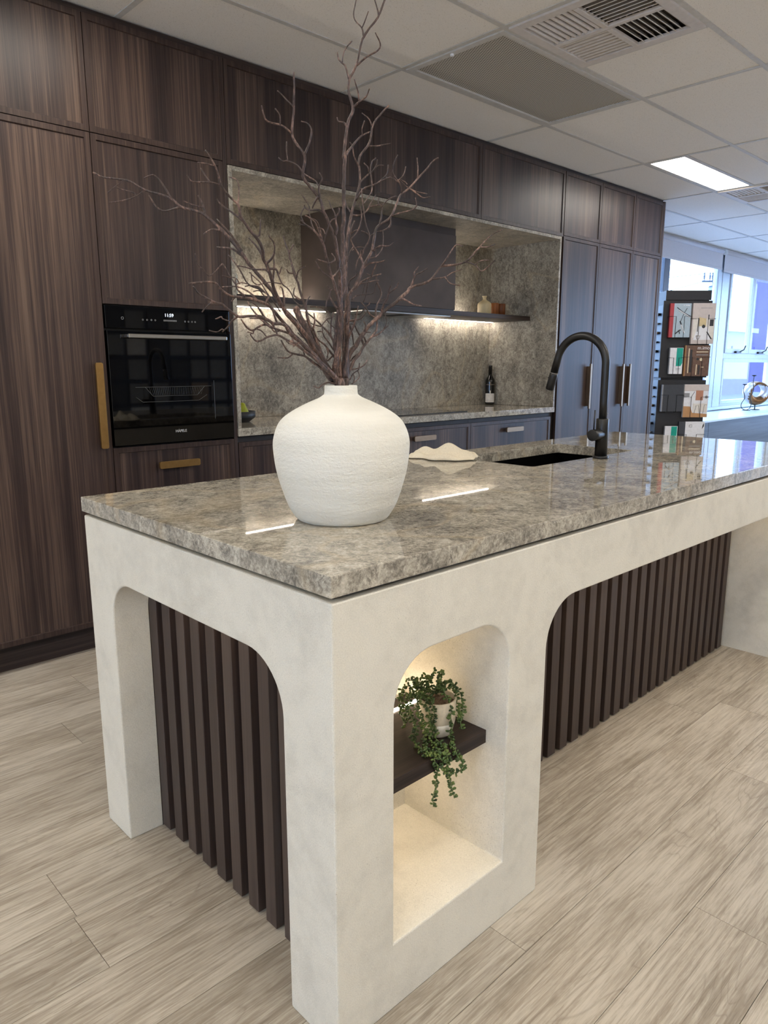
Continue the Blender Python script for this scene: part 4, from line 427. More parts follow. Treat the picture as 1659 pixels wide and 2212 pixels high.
# ------------------------------------------------------------ ceiling fittings
lamp_lab = ['lit rectangular ceiling panel beside the far air vent above the tall cabinets', 'lit ceiling panel over the left end of the cabinets']
lamp_lab += ['added unseen ceiling panel %s, row %s' % (p, q) for q in ('over the near edge of the island', 'along the front wall') for p in ('nearest the left wall', 'second from the left wall', 'in the middle', 'second from the right wall', 'nearest the right wall')]  # these rows are out of view, added so more light bounces onto the ceiling
lamp_lab += ['added unseen ceiling panel %s, %s' % (p, q) for p in ('left of the cabinets', 'beside the left window') for q in ('nearest the back wall', 'in the middle row', 'nearest the front wall')]  # out-of-view panels added to brighten the left end face of the island
for (x, y, c), lab in zip(lights, lamp_lab):
    t = thing('ceiling_light', lab, 'light', (x+0.6, y+0.45, HC)); 
    bm = bmesh.new()
    for b in ((x+bw, x+1.2-bw, y+0.3, y+0.328), (x+bw, x+1.2-bw, y+0.6-0.03, y+0.6-bw), (x+bw, x+0.03, y+0.328, y+0.57), (x+1.17, x+1.2-bw, y+0.328, y+0.57)): box(bm, *b, HC+0.001, HC+0.03)
    obj('frame', bm, 'bar', t)
    obj('diffuser', boxes((x+0.03, x+1.17, y+0.328, y+0.57, HC+0.004, HC+0.02)), 'lit', t)
t = thing('ceiling_grille', 'perforated grey return air grille in the ceiling', 'grille', (2.5727, 1.5106, HC))
bm = bmesh.new()
for b in ((1.985, 3.16, 1.223, 1.25), (1.985, 3.16, 1.765, 1.798), (1.985, 2.02, 1.25, 1.765), (3.13, 3.16, 1.25, 1.765)): box(bm, *b, HC-0.006, HC+0.014)
obj('frame', bm, 'bar', t, bev=0.002)
g = obj('perforated_sheet', boxes((2.02, 3.13, 1.25, 1.765, HC+0.002, HC+0.004)), 'perf', t)
bm = bmesh.new(); lathe(bm, [(0.008, 0), (0.010, 0.006), (0.006, 0.014)], (2.0, 1.52, HC-0.016), 10); obj('latch', bm, 'white', t)
def diffuser(x, y, label):
    t = thing('air_vent', label, 'vent', (x+0.3, y+0.3, HC), 'square louvred air vents in the ceiling'); a = 0.03; m = 0.30; h = 0.268
    bm = bmesh.new()
    for b in ((a-0.018, 0.6-a+0.018, a-0.018, 0.056), (a-0.018, 0.6-a+0.018, 0.544, 0.6-a+0.018), (a-0.018, 0.056, 0.056, 0.544), (0.544, 0.6-a+0.018, 0.056, 0.544), (m-0.012, m+0.012, 0.056, 0.544), (0.056, m-0.012, m-0.012, m+0.012), (m+0.012, 0.544, m-0.012, m+0.012)):
        box(bm, x+b[0], x+b[1], y+b[2], y+b[3], HC-0.008, HC+0.006)
    obj('frame', bm, 'vent', t, bev=0.002)
    obj('plenum', boxes((x+0.03, x+0.57, y+0.03, y+0.57, HC+0.045, HC+0.05)), 'ventdark', t)
    # four quadrants, each blowing its own way
    quads = [(0.056, 0.312, 'y', 1), (0.312, 0.312, 'x', 1), (0.056, 0.056, 'x', -1), (0.312, 0.056, 'y', -1)]
    L = 0.232
    for qx, qy, ax, sg in quads:
        for i in range(8):
            p = 0.018+i*0.028
            bm = bmesh.new()
            prof = arc(0.004, 0.009, 0.0085, 20, 340, 10) if sg > 0 else [(u*sg, v) for u, v in ((-0.013, 0.028), (-0.003, 0.010), (0.011, 0.0), (0.013, 0.002), (0.001, 0.014), (-0.010, 0.030))]
            if ax == 'x':   # louvre runs along y, stacked in x
                extrude_poly(bm, [(x+qx+p+u, HC-0.004+v) for u, v in prof], [], 'y', y+qy, y+qy+L)
            else:
                tmp = [(y+qy+p+u, HC-0.004+v) for u, v in prof]; extrude_poly(bm, tmp, [], 'x', x+qx, x+qx+L)
            obj('louvre', bm, 'vent', t)
diffuser(1.9727, 0.6106, 'square four-way air vent beside the perforated grille')
diffuser(5.5727, 1.2106, 'square air vent at the right edge beside the lit ceiling panel')

# ------------------------------------------------------------ cabinets along the back
YC = 2.228
def door_bm(x0, x1, z0, z1, y=YC, d=0.02, rail=0.022, rec=0.006):
    g = 0.0018; x0 += g; x1 -= g; z0 += g; z1 -= g; bm = bmesh.new()
    box(bm, x0+rail*0.8, x1-rail*0.8, y+rec, y+d, z0+rail*0.8, z1-rail*0.8)
    return bm
def frame_bm(x0, x1, z0, z1, y=YC, d=0.02, rail=0.022):
    g = 0.0018; x0 += g; x1 -= g; z0 += g; z1 -= g; bm = bmesh.new()
    o = [(x0, z0), (x1, z0), (x1, z1), (x0, z1)]; i = [(x0+rail, z0+rail), (x1-rail, z0+rail), (x1-rail, z1-rail), (x0+rail, z1-rail)]; e = 0.003
    j = [(x0+rail+e, z0+rail+e), (x1-rail-e, z0+rail+e), (x1-rail-e, z1-rail-e), (x0+rail+e, z1-rail-e)]
    A = [bm.verts.new((p[0], y, p[1])) for p in o]; B = [bm.verts.new((p[0], y, p[1])) for p in i]; D = [bm.verts.new((p[0], y+0.0065, p[1])) for p in j]; E = [bm.verts.new((p[0], y+d, p[1])) for p in o]
    for k in range(4):
        l = (k+1) % 4
        bm.faces.new((A[k], A[l], B[l], B[k])); bm.faces.new((B[k], B[l], D[l], D[k])); bm.faces.new((A[k], E[k], E[l], A[l]))
    return bm
def door(name, parent, x0, x1, z0, z1, rail=0.022):
    d = obj(name, door_bm(x0, x1, z0, z1, rail=rail), 'door', parent)
    f = obj('frame', frame_bm(x0, x1, z0, z1, rail=rail), 'rail', d); return d
def bar_handle(parent, x, z, length, vertical, mat, w=0.032, proj=0.024):
    bm = bmesh.new(); r = 0.008
    if vertical: lo = (x-w/2, x+w/2, z-length/2, z+length/2)
    else: lo = (x-length/2, x+length/2, z-w/2, z+w/2)
    x0, x1, z0, z1 = lo
    out = arc(x1-r, z1-r, r, 0, 90, 4)+arc(x0+r, z1-r, r, 90, 180, 4)+arc(x0+r, z0+r, r, 180, 270, 4)+arc(x1-r, z0+r, r, 270, 360, 4)
    extrude_poly(bm, out, [], 'y', YC-proj, YC-proj+0.012)
    if vertical: box(bm, x-0.007, x+0.007, YC-proj+0.012, YC+0.006, z0+0.02, z1-0.02)
    else: box(bm, x0+0.02, x1-0.02, YC-proj+0.012, YC+0.006, z-0.007, z+0.007)
    return obj('handle', bm, mat, parent, bev=0.0015)
ZS, ZT, ZK = 2.167, 2.602, 0.115
def carcass(t, x0, x1, z0, z1): obj('carcass', boxes((x0+0.001, x1-0.001, YC+0.0215, 2.86, z0, z1)), 'carcass', t)
t = thing('tall_cabinet', 'tall dark timber cabinet with long bronze handle left of the oven', 'cabinet', (0.31, 2.5, 0.1)); carcass(t, 0, 0.62, ZK, ZT)
door('door', t, 0, 0.62, ZS, ZT); d = door('door', t, 0, 0.62, ZK, ZS); bar_handle(d, 0.578, 1.08, 0.362, True, 'bronze')
t = thing('oven_cabinet', 'dark timber cabinet column built around the black oven', 'cabinet', (0.93, 2.5, 0.1)); X_A, X_B = 0.62, 1.232
obj('carcass', boxes((X_A+0.001, X_B, YC+0.0215, 2.86, 1.503, ZT), (X_A+0.001, X_B, YC+0.0215, 2.86, ZK, 0.897), (X_A+0.001, X_B, 2.80, 2.86, 0.897, 1.503)), 'carcass', t)
door('door', t, X_A, X_B, ZS, ZT); door('door', t, X_A, X_B, 1.503, ZS); d = door('drawer', t, X_A, X_B, 0.52, 0.897); bar_handle(d, 0.925, 0.803, 0.205, False, 'bronze'); door('drawer', t, X_A, X_B, ZK, 0.52)
obj('side_panel', boxes((X_B, 1.252, YC, 2.86, ZK, ZT)), 'door', t, bev=0.001)
uppers = [(1.252, 2.178, 'first dark upper cabinet right of the oven column, above the stone niche'), (2.178, 3.107, 'middle dark upper cabinet above the range hood'), (3.107, 4.045, 'dark upper cabinet above the right end of the stone niche')]
for a, b, lab in uppers:
    t = thing('upper_cabinet', lab, 'cabinet', ((a+b)/2, 2.5, ZS), 'upper cabinets over the niche'); carcass(t, a, b, 2.165, ZT); door('door', t, a, b, 2.157, ZT)
bases = [(1.256, 2.13, 'dark base cabinet behind the vase at the left end of the counter'), (2.13, 3.05, 'dark base cabinet with bronze handled drawers under the cooktop'), (3.05, 3.985, 'dark base cabinet with drawers at the right end under the stone counter')]
for a, b, lab in bases:
    t = thing('base_cabinet', lab, 'cabinet', ((a+b)/2, 2.5, ZK), 'base cabinets under the counter'); carcass(t, a, b, ZK, 0.90)
    for z0, z1 in ((0.52, 0.876), (ZK, 0.52)):
        d = door('drawer', t, a, b, z0, z1)
        if a > 2: bar_handle(d, (a+b)/2, (z1-0.068), 0.195, False, 'dull_bronze')
        else: bar_handle(d, (a+b)/2-0.1, (z1-0.068), 0.195, False, 'bronze')
talls = [(4.05, 4.55, 4.478, 'tall dark cabinet right beside the stone niche'), (4.55, 5.07, 4.99, 'tall dark cabinet in the middle of the right hand three'), (5.07, 5.556, 5.105, 'tall dark cabinet at the far right end of the row')]
for a, b, hx, lab in talls:
    t = thing('tall_cabinet', lab, 'cabinet', ((a+b)/2, 2.5, 0.1), 'three tall cabinets right of the niche'); carcass(t, a, b, ZK, ZT)
    door('door', t, a, b, ZS, ZT); d = door('door', t, a, b, ZK, ZS); bar_handle(d, hx, 1.087, 0.35, True, 'dull_bronze', 0.022, 0.03)
    if b > 5.5: obj('end_panel', boxes((5.556, 5.58, YC-0.002, 2.87, 0.0, 2.612)), 'door', t, bev=0.001)
struct('baseboard_back', boxes((0.0, 5.556, 2.275, 2.29, 0.0, ZK)), 'kick')
struct('trim_2', boxes((0.0, 5.556, YC+0.012, 2.86, ZT+0.001, HC-0.001)), 'kick')
struct('trim_3', boxes((3.987, 4.048, YC+0.03, 2.86, ZK, 0.903), (4.022, 4.048, YC+0.02, 2.86, 0.945, 2.16)), 'carcass')

# oven
t = thing('oven', 'built-in black glass oven with steel bar handle and lit clock', 'oven', (0.925, 2.4, 0.9))
OX0, OX1 = 0.625, 1.227
obj('housing', boxes((OX0, OX1, YC+0.016, 2.78, 0.902, 1.50)), 'blacksteel', t)
fa = obj('control_panel', boxes((OX0, OX1, YC-0.006, YC+0.014, 1.406, 1.50)), 'black_glass', t, bev=0.0015)
dr = obj('oven_door', boxes((OX0, OX1, YC-0.012, YC+0.014, 0.905, 1.396)), 'black_glass', t, bev=0.0015)
bm = bmesh.new(); box(bm, OX0+0.075, OX1-0.045, YC-0.056, YC-0.044, 1.364, 1.382)
for x in (OX0+0.075, OX1-0.063): box(bm, x, x+0.018, YC-0.046, YC-0.011, 1.366, 1.380)
obj('handle', bm, 'steel', dr, bev=0.003)
text('clock', '11:59', 0.020, (0.917, YC-0.0066, 1.468), FACE_S, 'clock', fa, label='blue white lit clock digits')
text('logo', 'H\u00c4FELE', 0.017, (0.943, YC-0.0126, 0.953), FACE_S, 'logo', dr, label='pale brand lettering')
bm = bmesh.new()
for i in range(24): box(bm, 0.890+i*0.0027, 0.8912+i*0.0027, YC-0.0066, YC-0.0058, 1.442, 1.449)
for x in (0.792, 0.812, 0.832, 0.850, 0.995, 1.012, 1.030, 1.046):
    extrude_poly(bm, arc(x, 1.445, 0.0036, 0, 330, 11), [arc(x, 1.445, 0.0024, 0, 330, 11)], 'y', YC-0.0066, YC-0.0058)
extrude_poly(bm, arc(0.700, 1.448, 0.006, 0, 330, 11), [arc(0.700, 1.448, 0.0046, 0, 330, 11)], 'y', YC-0.0066, YC-0.0058)
obj('control_marks', bm, 'icon', fa)
bm = bmesh.new()
ra = 0.0012
for pts in ([(0.78, 1.155), (0.815, 1.115), (1.035, 1.115), (1.075, 1.155)], [(0.735, 1.112), (0.765, 1.09), (1.04, 1.09), (1.085, 1.115)], [(0.735, 1.155), (1.11, 1.155)], [(1.125, 1.18), (1.125, 1.0)]):
    tube(bm, [(x, YC-0.0128, z) for x, z in pts], ra*0.7, 5)
for i in range(30): tube(bm, [(0.80+i*0.0092, YC-0.0127, 1.152), (0.808+i*0.0085, YC-0.0127, 1.119)], 0.0004, 4)
obj('oven_rack', bm, 'rack', dr)

# stone niche
t = thing('stone_niche', 'grey stone lining of the recessed splashback niche', 'splashback', (2.64, 2.5, 0.945))
NX0, NX1, NB, NT = 1.256, 4.022, 2.845, 2.155
obj('back_slab', boxes((NX0, NX1, NB, NB+0.015, 0.945, NT)), 'stone_v', t)
obj('jamb', boxes((NX0, NX0+0.02, YC-0.004, NB-0.001, 0.945, NT)), 'stone_v', t, bev=0.001); obj('jamb', boxes((NX1-0.02, NX1, YC-0.004, NB-0.001, 0.945, NT)), 'stone_v', t, bev=0.001)
obj('soffit', boxes((NX0+0.02, NX1-0.02, YC-0.004, NB-0.001, NT-0.02, NT)), 'stone_v', t, bev=0.001)
t = tag(obj('stone_counter', boxes((NX0, NX1, YC-0.006, NB+0.015, 0.905, 0.944)), 'stone', bev=0.0015), 'long grey stone counter along the back wall under the shelf', 'countertop')
t = thing('shelf', 'dark timber shelf with light strips across the stone niche', 'shelf', (2.64, 2.65, 1.58))
obj('board', boxes((NX0+0.021, NX1-0.021, 2.459, NB-0.001, 1.580, 1.611)), 'kick', t, bev=0.001)
for a, b in ((1.285, 2.29), (3.20, 3.985)): obj('light_strip', boxes((a, b, 2.795, 2.803, 1.5775, 1.5798)), 'ledw', t)
for a, b in ((1.30, 2.13), (3.17, 3.70)): obj('light_strip', boxes((a, b, 2.775, 2.787, 1.6112, 1.6135)), 'ledup', t)
t = thing('range_hood', 'dark boxy range hood standing on the shelf', 'hood', (2.64, 2.65, 1.615))
obj('hood_box', boxes((2.145, 3.15, 2.47, NB-0.001, 1.6165, 2.09), (2.145, 3.15, 2.475, NB-0.001, 2.09, 2.1345)), 'hood', t, bev=0.0015)
obj('seam', boxes((2.15, 3.145, 2.476, NB-0.01, 1.6112, 1.6165)), 'black', t)
obj('filter_plate', boxes((2.34, 3.14, 2.50, 2.79, 1.573, 1.5795)), 'steel', t)
bm = bmesh.new()
for i in range(6): box(bm, 2.70+i*0.022, 2.714+i*0.022, 2.54, 2.75, 1.5722, 1.5731)
obj('vent_slots', bm, 'black', t)
t = thing('cooktop', 'flat black glass cooktop let into the back counter', 'cooktop', (2.65, 2.55, 0.944)); obj('glass_plate', boxes((2.2, 3.10, 2.30, 2.81, 0.9441, 0.950)), 'black_glass', t, bev=0.001)
bm = bmesh.new()
for cx, cy, r in ((2.38, 2.43, 0.08), (2.38, 2.67, 0.09), (2.88, 2.44, 0.09), (2.88, 2.68, 0.08), (2.63, 2.6, 0.11)): extrude_poly(bm, arc(cx, cy, r, 0, 350, 35), [arc(cx, cy, r-0.002, 0, 350, 35)], 'z', 0.9501, 0.9503)
obj('zone_rings', bm, 'greyp', t)

# things in the niche
def lathe_obj(name, prof, c, mat, parent=None, seg=32): bm = bmesh.new(); lathe(bm, prof, c, seg); return obj(name, bm, mat, parent, True)
t = thing('wine_bottle', 'dark wine bottle with pale label in the right corner of the counter', 'bottle', (3.955, 2.785, 0.9441)); c = (3.955, 2.785, 0.9441)
lathe_obj('glass', [(0.030, 0.0), (0.0365, 0.003), (0.0375, 0.01), (0.0375, 0.178), (0.036, 0.192), (0.028, 0.208), (0.018, 0.222), (0.0145, 0.236), (0.0142, 0.255)], c, 'bottle', t)
lathe_obj('capsule', [(0.0148, 0.232), (0.0145, 0.296), (0.0150, 0.297), (0.0150, 0.304), (0.013, 0.306)], c, 'foil', t)
def patch(bm, r, z0, z1, a0, a1, c, n=12):
    vs_ = []
    for i in range(n+1):
        a = math.radians(a0+(a1-a0)*i/n); vs_.append((bm.verts.new((c[0]+r*math.cos(a), c[1]+r*math.sin(a), c[2]+z0)), bm.verts.new((c[0]+r*math.cos(a), c[1]+r*math.sin(a), c[2]+z1))))
    for a, b in zip(vs_, vs_[1:]): bm.faces.new((a[0], b[0], b[1], a[1]))
bm = bmesh.new(); patch(bm, 0.0379, 0.018, 0.088, 155, 290, c); patch(bm, 0.0379, 0.088, 0.110, 216, 228, c, 3); obj('label', bm, 'label', t, True)
bm = bmesh.new(); patch(bm, 0.0379, 0.154, 0.158, 165, 280, c); patch(bm, 0.0379, 0.164, 0.172, 218, 227, c, 3); obj('gilt_band', bm, 'dull_bronze', t, True)
bc = (1.50, 2.62, 0.9441)
tag(lathe_obj('fruit_bowl', [(0.068, 0.0), (0.072, 0.003), (0.098, 0.022), (0.103, 0.028), (0.103, 0.058), (0.099, 0.058), (0.098, 0.03), (0.066, 0.010), (0.0, 0.009)], bc, 'bowl', None, 40), 'low charcoal bowl holding pears at the left end of the back counter', 'bowl')
def pear(x, y, z, lean, lab):
    t = thing('pear', lab, 'pear', (x, y, z), 'pears in the bowl'); bm = bmesh.new()
    lathe(bm, [(0.012, 0.0), (0.028, 0.005), (0.037, 0.02), (0.038, 0.034), (0.033, 0.052), (0.024, 0.070), (0.019, 0.084), (0.013, 0.092), (0.005, 0.094)], (0, 0, 0), 20)
    b = obj('fruit', bm, 'pear', None, True); bm = bmesh.new(); tube(bm, smooth_path([(0, 0, 0.09), (-0.003, 0.0, 0.102), (-0.016, 0.003, 0.117)], 3), 0.0016, 6); s = obj('stem', bm, 'pearstem', None)
    for o in (b, s): o.parent = t
    t.rotation_euler = (lean, 0, 0.4)
    t.matrix_basis = Matrix.Translation((x, y, z)) @ Euler((lean, 0, 0.4)).to_matrix().to_4x4()
pear(1.520, 2.595, 0.955, 0.0, 'green pear at the front of the charcoal bowl'); pear(1.462, 2.655, 0.957, -0.15, 'green pear half hidden behind the front one in the bowl')
c = (3.665, 2.63, 1.6111)
tag(lathe_obj('ceramic_bottle', [(0.046, 0), (0.050, 0.003), (0.051, 0.07), (0.049, 0.085), (0.034, 0.098), (0.018, 0.108), (0.013, 0.115), (0.014, 0.125), (0.019, 0.139), (0.016, 0.139), (0.010, 0.12)], c, 'cream'), 'cream ceramic bottle with short neck on the right of the shelf', 'vase')
for x, lab in ((3.785, 'brown wooden cup beside the cream bottle on the shelf'), (3.868, 'brown wooden cup farthest right on the shelf')):
    tag(lathe_obj('wooden_cup', [(0.028, 0), (0.031, 0.002), (0.031, 0.092), (0.030, 0.094), (0.026, 0.094), (0.025, 0.006), (0.0, 0.006)], (x, 2.63, 1.6111), 'cup', None, 20), lab, 'cup', 'wooden cups on the shelf')
tag(lathe_obj('canister', [(0.050, 0), (0.055, 0.004), (0.056, 0.11), (0.052, 0.122), (0.046, 0.124), (0.045, 0.118), (0.0, 0.116)], (1.50, 2.66, 1.6111), 'sage', None, 28), 'pale grey ceramic canister behind the branches at the left end of the shelf', 'canister')

# ------------------------------------------------------------ island
W, L, HB, HM, HT = 0.9972, 2.6982, 0.8704, 0.880, 0.9178
isl_ = thing('kitchen_island', 'white plaster island base with arched openings and dark slats', 'island', (1.35, 0.5, 0))
P1, XF = 0.626, 2.556; ZB = 0.727
niche = [(0.143, 0.148), (0.487, 0.148)]+arc(0.387, 0.631, 0.10, 0, 90, 10)+arc(0.243, 0.631, 0.10, 90, 180, 10)
def front_poly(x0): return [(x0, 0), (P1, 0)]+arc(P1+0.11, ZB-0.11, 0.11, 180, 90, 12)+[(XF, ZB), (XF, 0), (L, 0), (L, HB), (x0, HB)]
def bev_edges(bm, skip, wdt=0.0035):
    es = [e for e in bm.edges if len(e.link_faces) == 2 and e.calc_face_angle(0) > 0.7 and not skip(e)]
    bmesh.ops.bevel(bm, geom=es, offset=wdt, segments=2, affect='EDGES', profile=0.5)
SY = 0.05                                   # plaster joint a little behind the front face
b1 = bmesh.new(); extrude_poly(b1, front_poly(0.0), [niche], 'y', 0.0, SY)
bev_edges(b1, lambda e: all(v.co.y > SY-0.002 for v in e.verts))
b2 = bmesh.new(); endp = [(SY, 0), (0.144, 0)]+arc(0.254, ZB-0.11, 0.11, 180, 90, 12)+arc(0.761, ZB-0.10, 0.10, 90, 0, 12)+[(0.861, 0), (W, 0), (W, HB), (SY, HB)]
extrude_poly(b2, endp, [], 'x', 0.0, 0.093); bev_edges(b2, lambda e: all(v.co.y < SY+0.002 for v in e.verts) or all(v.co.x > 0.09 for v in e.verts))
b3 = bmesh.new(); extrude_poly(b3, front_poly(0.0931), [niche], 'y', SY+0.0001, 0.144); extrude_poly(b3, front_poly(0.1158), [niche], 'y', 0.1441, 0.31)
box(b3, 0.1158, P1, 0.3101, 0.318, 0.0, HB); box(b3, XF, L, 0.3101, W, 0.0, HB)
for q in ((0.0931, 1.26, 0.3181, W), (2.03, XF, 0.3181, W), (1.26, 2.03, 0.3181, 0.5), (1.26, 2.03, 0.895, W)): box(b3, *q, ZB+0.02, HB-0.001)
bm = bmesh.new()
for b in (b1, b2, b3):
    me = bpy.data.meshes.new('t'); b.to_mesh(me); b.free(); bm.from_mesh(me); bpy.data.meshes.remove(me)
obj('plaster_body', bm, 'concrete', isl_)
obj('recess_reveal', boxes((0.018, 1.26, 0.018, W-0.018, HB-0.0005, HM), (2.03, L-0.02, 0.018, W-0.018, HB-0.0005, HM), (1.26, 2.03, 0.018, 0.5, HB-0.0005, HM), (1.26, 2.03, 0.895, W-0.018, HB-0.0005, HM)), 'gap', isl_)
sl = mesh('slat', boxes((0, 0.042, 0, 0.0335, 0.005, ZB-0.002)), 'slat')
for i in range(27): bevel(piece('slat', sl, isl_, (0.663+0.07*i, 0.3185, 0)), 0.001, 1)
sl = mesh('slat', boxes((0, 0.0225, -0.04, 0, 0.005, ZB-0.002)), 'slat')
for i in range(10): bevel(piece('slat', sl, isl_, (0.0932, 0.858-0.0705*i, 0)), 0.001, 1)
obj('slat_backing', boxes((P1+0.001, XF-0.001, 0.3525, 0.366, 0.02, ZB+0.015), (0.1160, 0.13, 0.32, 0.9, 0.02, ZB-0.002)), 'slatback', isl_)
obj('rear_panel', boxes((0.0931, XF, W-0.03, W-0.004, 0.1, ZB+0.02), (0.0931, XF, W-0.08, W-0.065, 0.0, 0.1), (0.0931, 0.14, 0.862, W-0.004, 0.0, ZB)), 'rail', isl_)
obj('light_strip', boxes((P1+0.2, XF-0.03, 0.175, 0.187, ZB-0.003, ZB-0.0005)), emit('led_strip_dim', LED_COL, 7.0), isl_)
obj('light_strip', boxes((0.070, 0.080, 0.30, 0.70, ZB-0.003, ZB-0.0005)), 'led_dim' if 'led_dim' in MT else emit('led_strip_end', LED_COL, 6.0), isl_)
sh = obj('niche_shelf', boxes((0.1435, 0.4865, 0.056, 0.3095, 0.419, 0.450)), 'kick', isl_, bev=0.001, label='dark timber shelf inside the niche')
obj('light_strip', boxes((0.146, 0.484, 0.258, 0.270, 0.4502, 0.4512)), 'led', sh); obj('light_strip', boxes((0.146, 0.484, 0.258, 0.270, 0.4178, 0.4188)), 'led', sh)

# benchtop with sink cut-out
e = 0.0035; r = 0.014; sx0, sx1, sy0, sy1 = 1.302, 1.985, 0.522, 0.872
cut = arc(sx1-r, sy1-r, r, 0, 90, 4)+arc(sx0+r, sy1-r, r, 90, 180, 4)+arc(sx0+r, sy0+r, r, 180, 270, 4)+arc(sx1-r, sy0+r, r, 270, 360, 4)
bm = bmesh.new(); extrude_poly(bm, [(-e, -e), (L+e, -e), (L+e, W+e), (-e, W+e)], [cut], 'z', HM, HT)
bench = tag(obj('stone_benchtop', bm, 'stone', bev=0.0018), 'large polished grey stone benchtop on the island', 'countertop')
t = thing('kitchen_sink', 'black undermounted sink set into the island benchtop', 'sink', (1.64, 0.7, 0.69))
a0, a1, c0, c1 = sx0-0.004, sx1+0.004, sy0-0.004, sy1+0.004; th = 0.008; zt, zb = HM-0.0005, 0.755
obj('basin', boxes((a0-th, a1+th, c0-th, c0, zb, zt), (a0-th, a1+th, c1, c1+th, zb, zt), (a0-th, a0, c0, c1, zb, zt), (a1, a1+th, c0, c1, zb, zt), (a0-th, a1+th, c0-th, c1+th, zb-th, zb)), plain('sink_black', '#040404', 0.7, spec=0.02), t)
bm = bmesh.new(); lathe(bm, [(0.045, 0), (0.043, 0.003), (0.03, 0.002)], (1.64, 0.7, zb), 20); obj('drain', bm, 'blacksteel', t, True)

# faucet
FX, FY = 1.665, 0.482
t = thing('kitchen_faucet', 'tall matt black gooseneck faucet beside the sink', 'faucet', (FX, FY, HT))
lathe_obj('base_flange', [(0.027, 0.0), (0.028, 0.002), (0.028, 0.008), (0.025, 0.0105)], (FX, FY, HT), 'black', t)
lathe_obj('body', [(0.022, 0.0105), (0.0222, 0.141), (0.0208, 0.143), (0.0145, 0.1435)], (FX, FY, HT), 'black', t)
R = 0.10; zc = 1.252; pts = [(FX, FY, 1.05), (FX, FY, 1.12), (FX, FY, 1.19)]+[(FX, FY+R-R*math.cos(math.radians(a)), zc+R*math.sin(math.radians(a))) for a in range(0, 173, 6)]
last = Vector(pts[-1]); dirn = (last-Vector(pts[-2])).normalized(); mid = last+dirn*((last.z-1.221)/-dirn.z)
bm = bmesh.new(); tube(bm, pts+[tuple(mid)], 0.0142, 20); obj('spout', bm, 'black', t, True)
end = mid+dirn*((mid.z-1.158)/-dirn.z)
bm = bmesh.new(); tube(bm, [mid, mid+dirn*0.0015], 0.0150, 20); obj('joint_ring', bm, 'steel', t)
bm = bmesh.new(); tube(bm, [mid+dirn*0.0016, mid+dirn*0.01, end-dirn*0.004, end], [0.0150, 0.0158, 0.0162, 0.0140], 20); hd = obj('spray_head', bm, 'black', t, True)
bm = bmesh.new(); q = mid+dirn*0.02; tube(bm, [q+Vector((0, 0.013, 0)), q+Vector((0, 0.0185, 0))], 0.005, 10); obj('button', bm, 'black', hd)
bm = bmesh.new(); tube(bm, [(FX-0.01, FY, 1.005), (FX-0.045, FY, 1.005), (FX-0.046, FY, 1.005), (FX-0.066, FY, 1.005), (FX-0.068, FY, 1.005)], [0.0195, 0.0195, 0.0205, 0.0205, 0.0195], 28); hn = obj('handle', bm, 'black', t, True); bevel(hn, 0.001)
bm = bmesh.new(); tube(bm, [(FX-0.058, FY, 1.02), (FX-0.057, FY-0.001, 1.0935)], 0.0024, 10); obj('lever', bm, 'black', hn, True)
for q in ((FX+0.008, FY-0.0125, 1.079),): bm = bmesh.new(); tube(bm, [q, (q[0]+0.001, q[1]-0.0025, q[2])], 0.002, 8); obj('set_screw', bm, 'steel', t)

# towel
bm = bmesh.new(); nu, nv = 56, 30; G = []
A = Vector((1.215, 1.000, 0)); B = Vector((1.318, 0.775, 0)); U = (B-A); Vv = Vector((U.y, -U.x, 0)).normalized()*-1
def sst(a, b, x): q = max(0, min(1, (x-a)/(b-a))); return q*q*(3-2*q)
for i in range(nu+1):
    row = []
    for j in range(nv+1):
        u = i/nu; v = j/nv
        wid = 0.055+0.035*math.sin(math.pi*min(1, u*1.1))+0.008*math.sin(u*17)
        prof = 0.010+0.024*math.exp(-((u-0.20)/0.13)**2)+0.046*math.exp(-((u-0.60)/0.20)**2)+0.010*math.exp(-((u-0.9)/0.1)**2)
        vv = (v-0.5)*2; env = max(0, 1-abs(vv)**2.6)
        fold = 0.5*(1+math.sin(vv*7.5+u*4.2+0.8*math.sin(u*6))) * 0.72+0.28
        nz = mnoise.noise(Vector((u*5, v*4, 0.3)))*0.006
        h = (prof*fold+nz)*env*sst(0, 0.05, u)*(1-0.65*sst(0.93, 1.0, u))+0.0025
        p = A+U*u+Vv*(vv*wid+0.012*math.sin(u*7))
        row.append(bm.verts.new((p.x, min(p.y, 1.035), HT+max(0.0012, h))))
    G.append(row)
for i in range(nu):
    for j in range(nv): bm.faces.new((G[i][j], G[i+1][j], G[i+1][j+1], G[i][j+1]))
tw = obj('tea_towel', bm, 'linen', None, True); tag(tw, 'crumpled cream linen towel lying between vase and sink', 'towel')
so = tw.modifiers.new('solid', 'SOLIDIFY'); so.thickness = 0.002; so.offset = 1.0

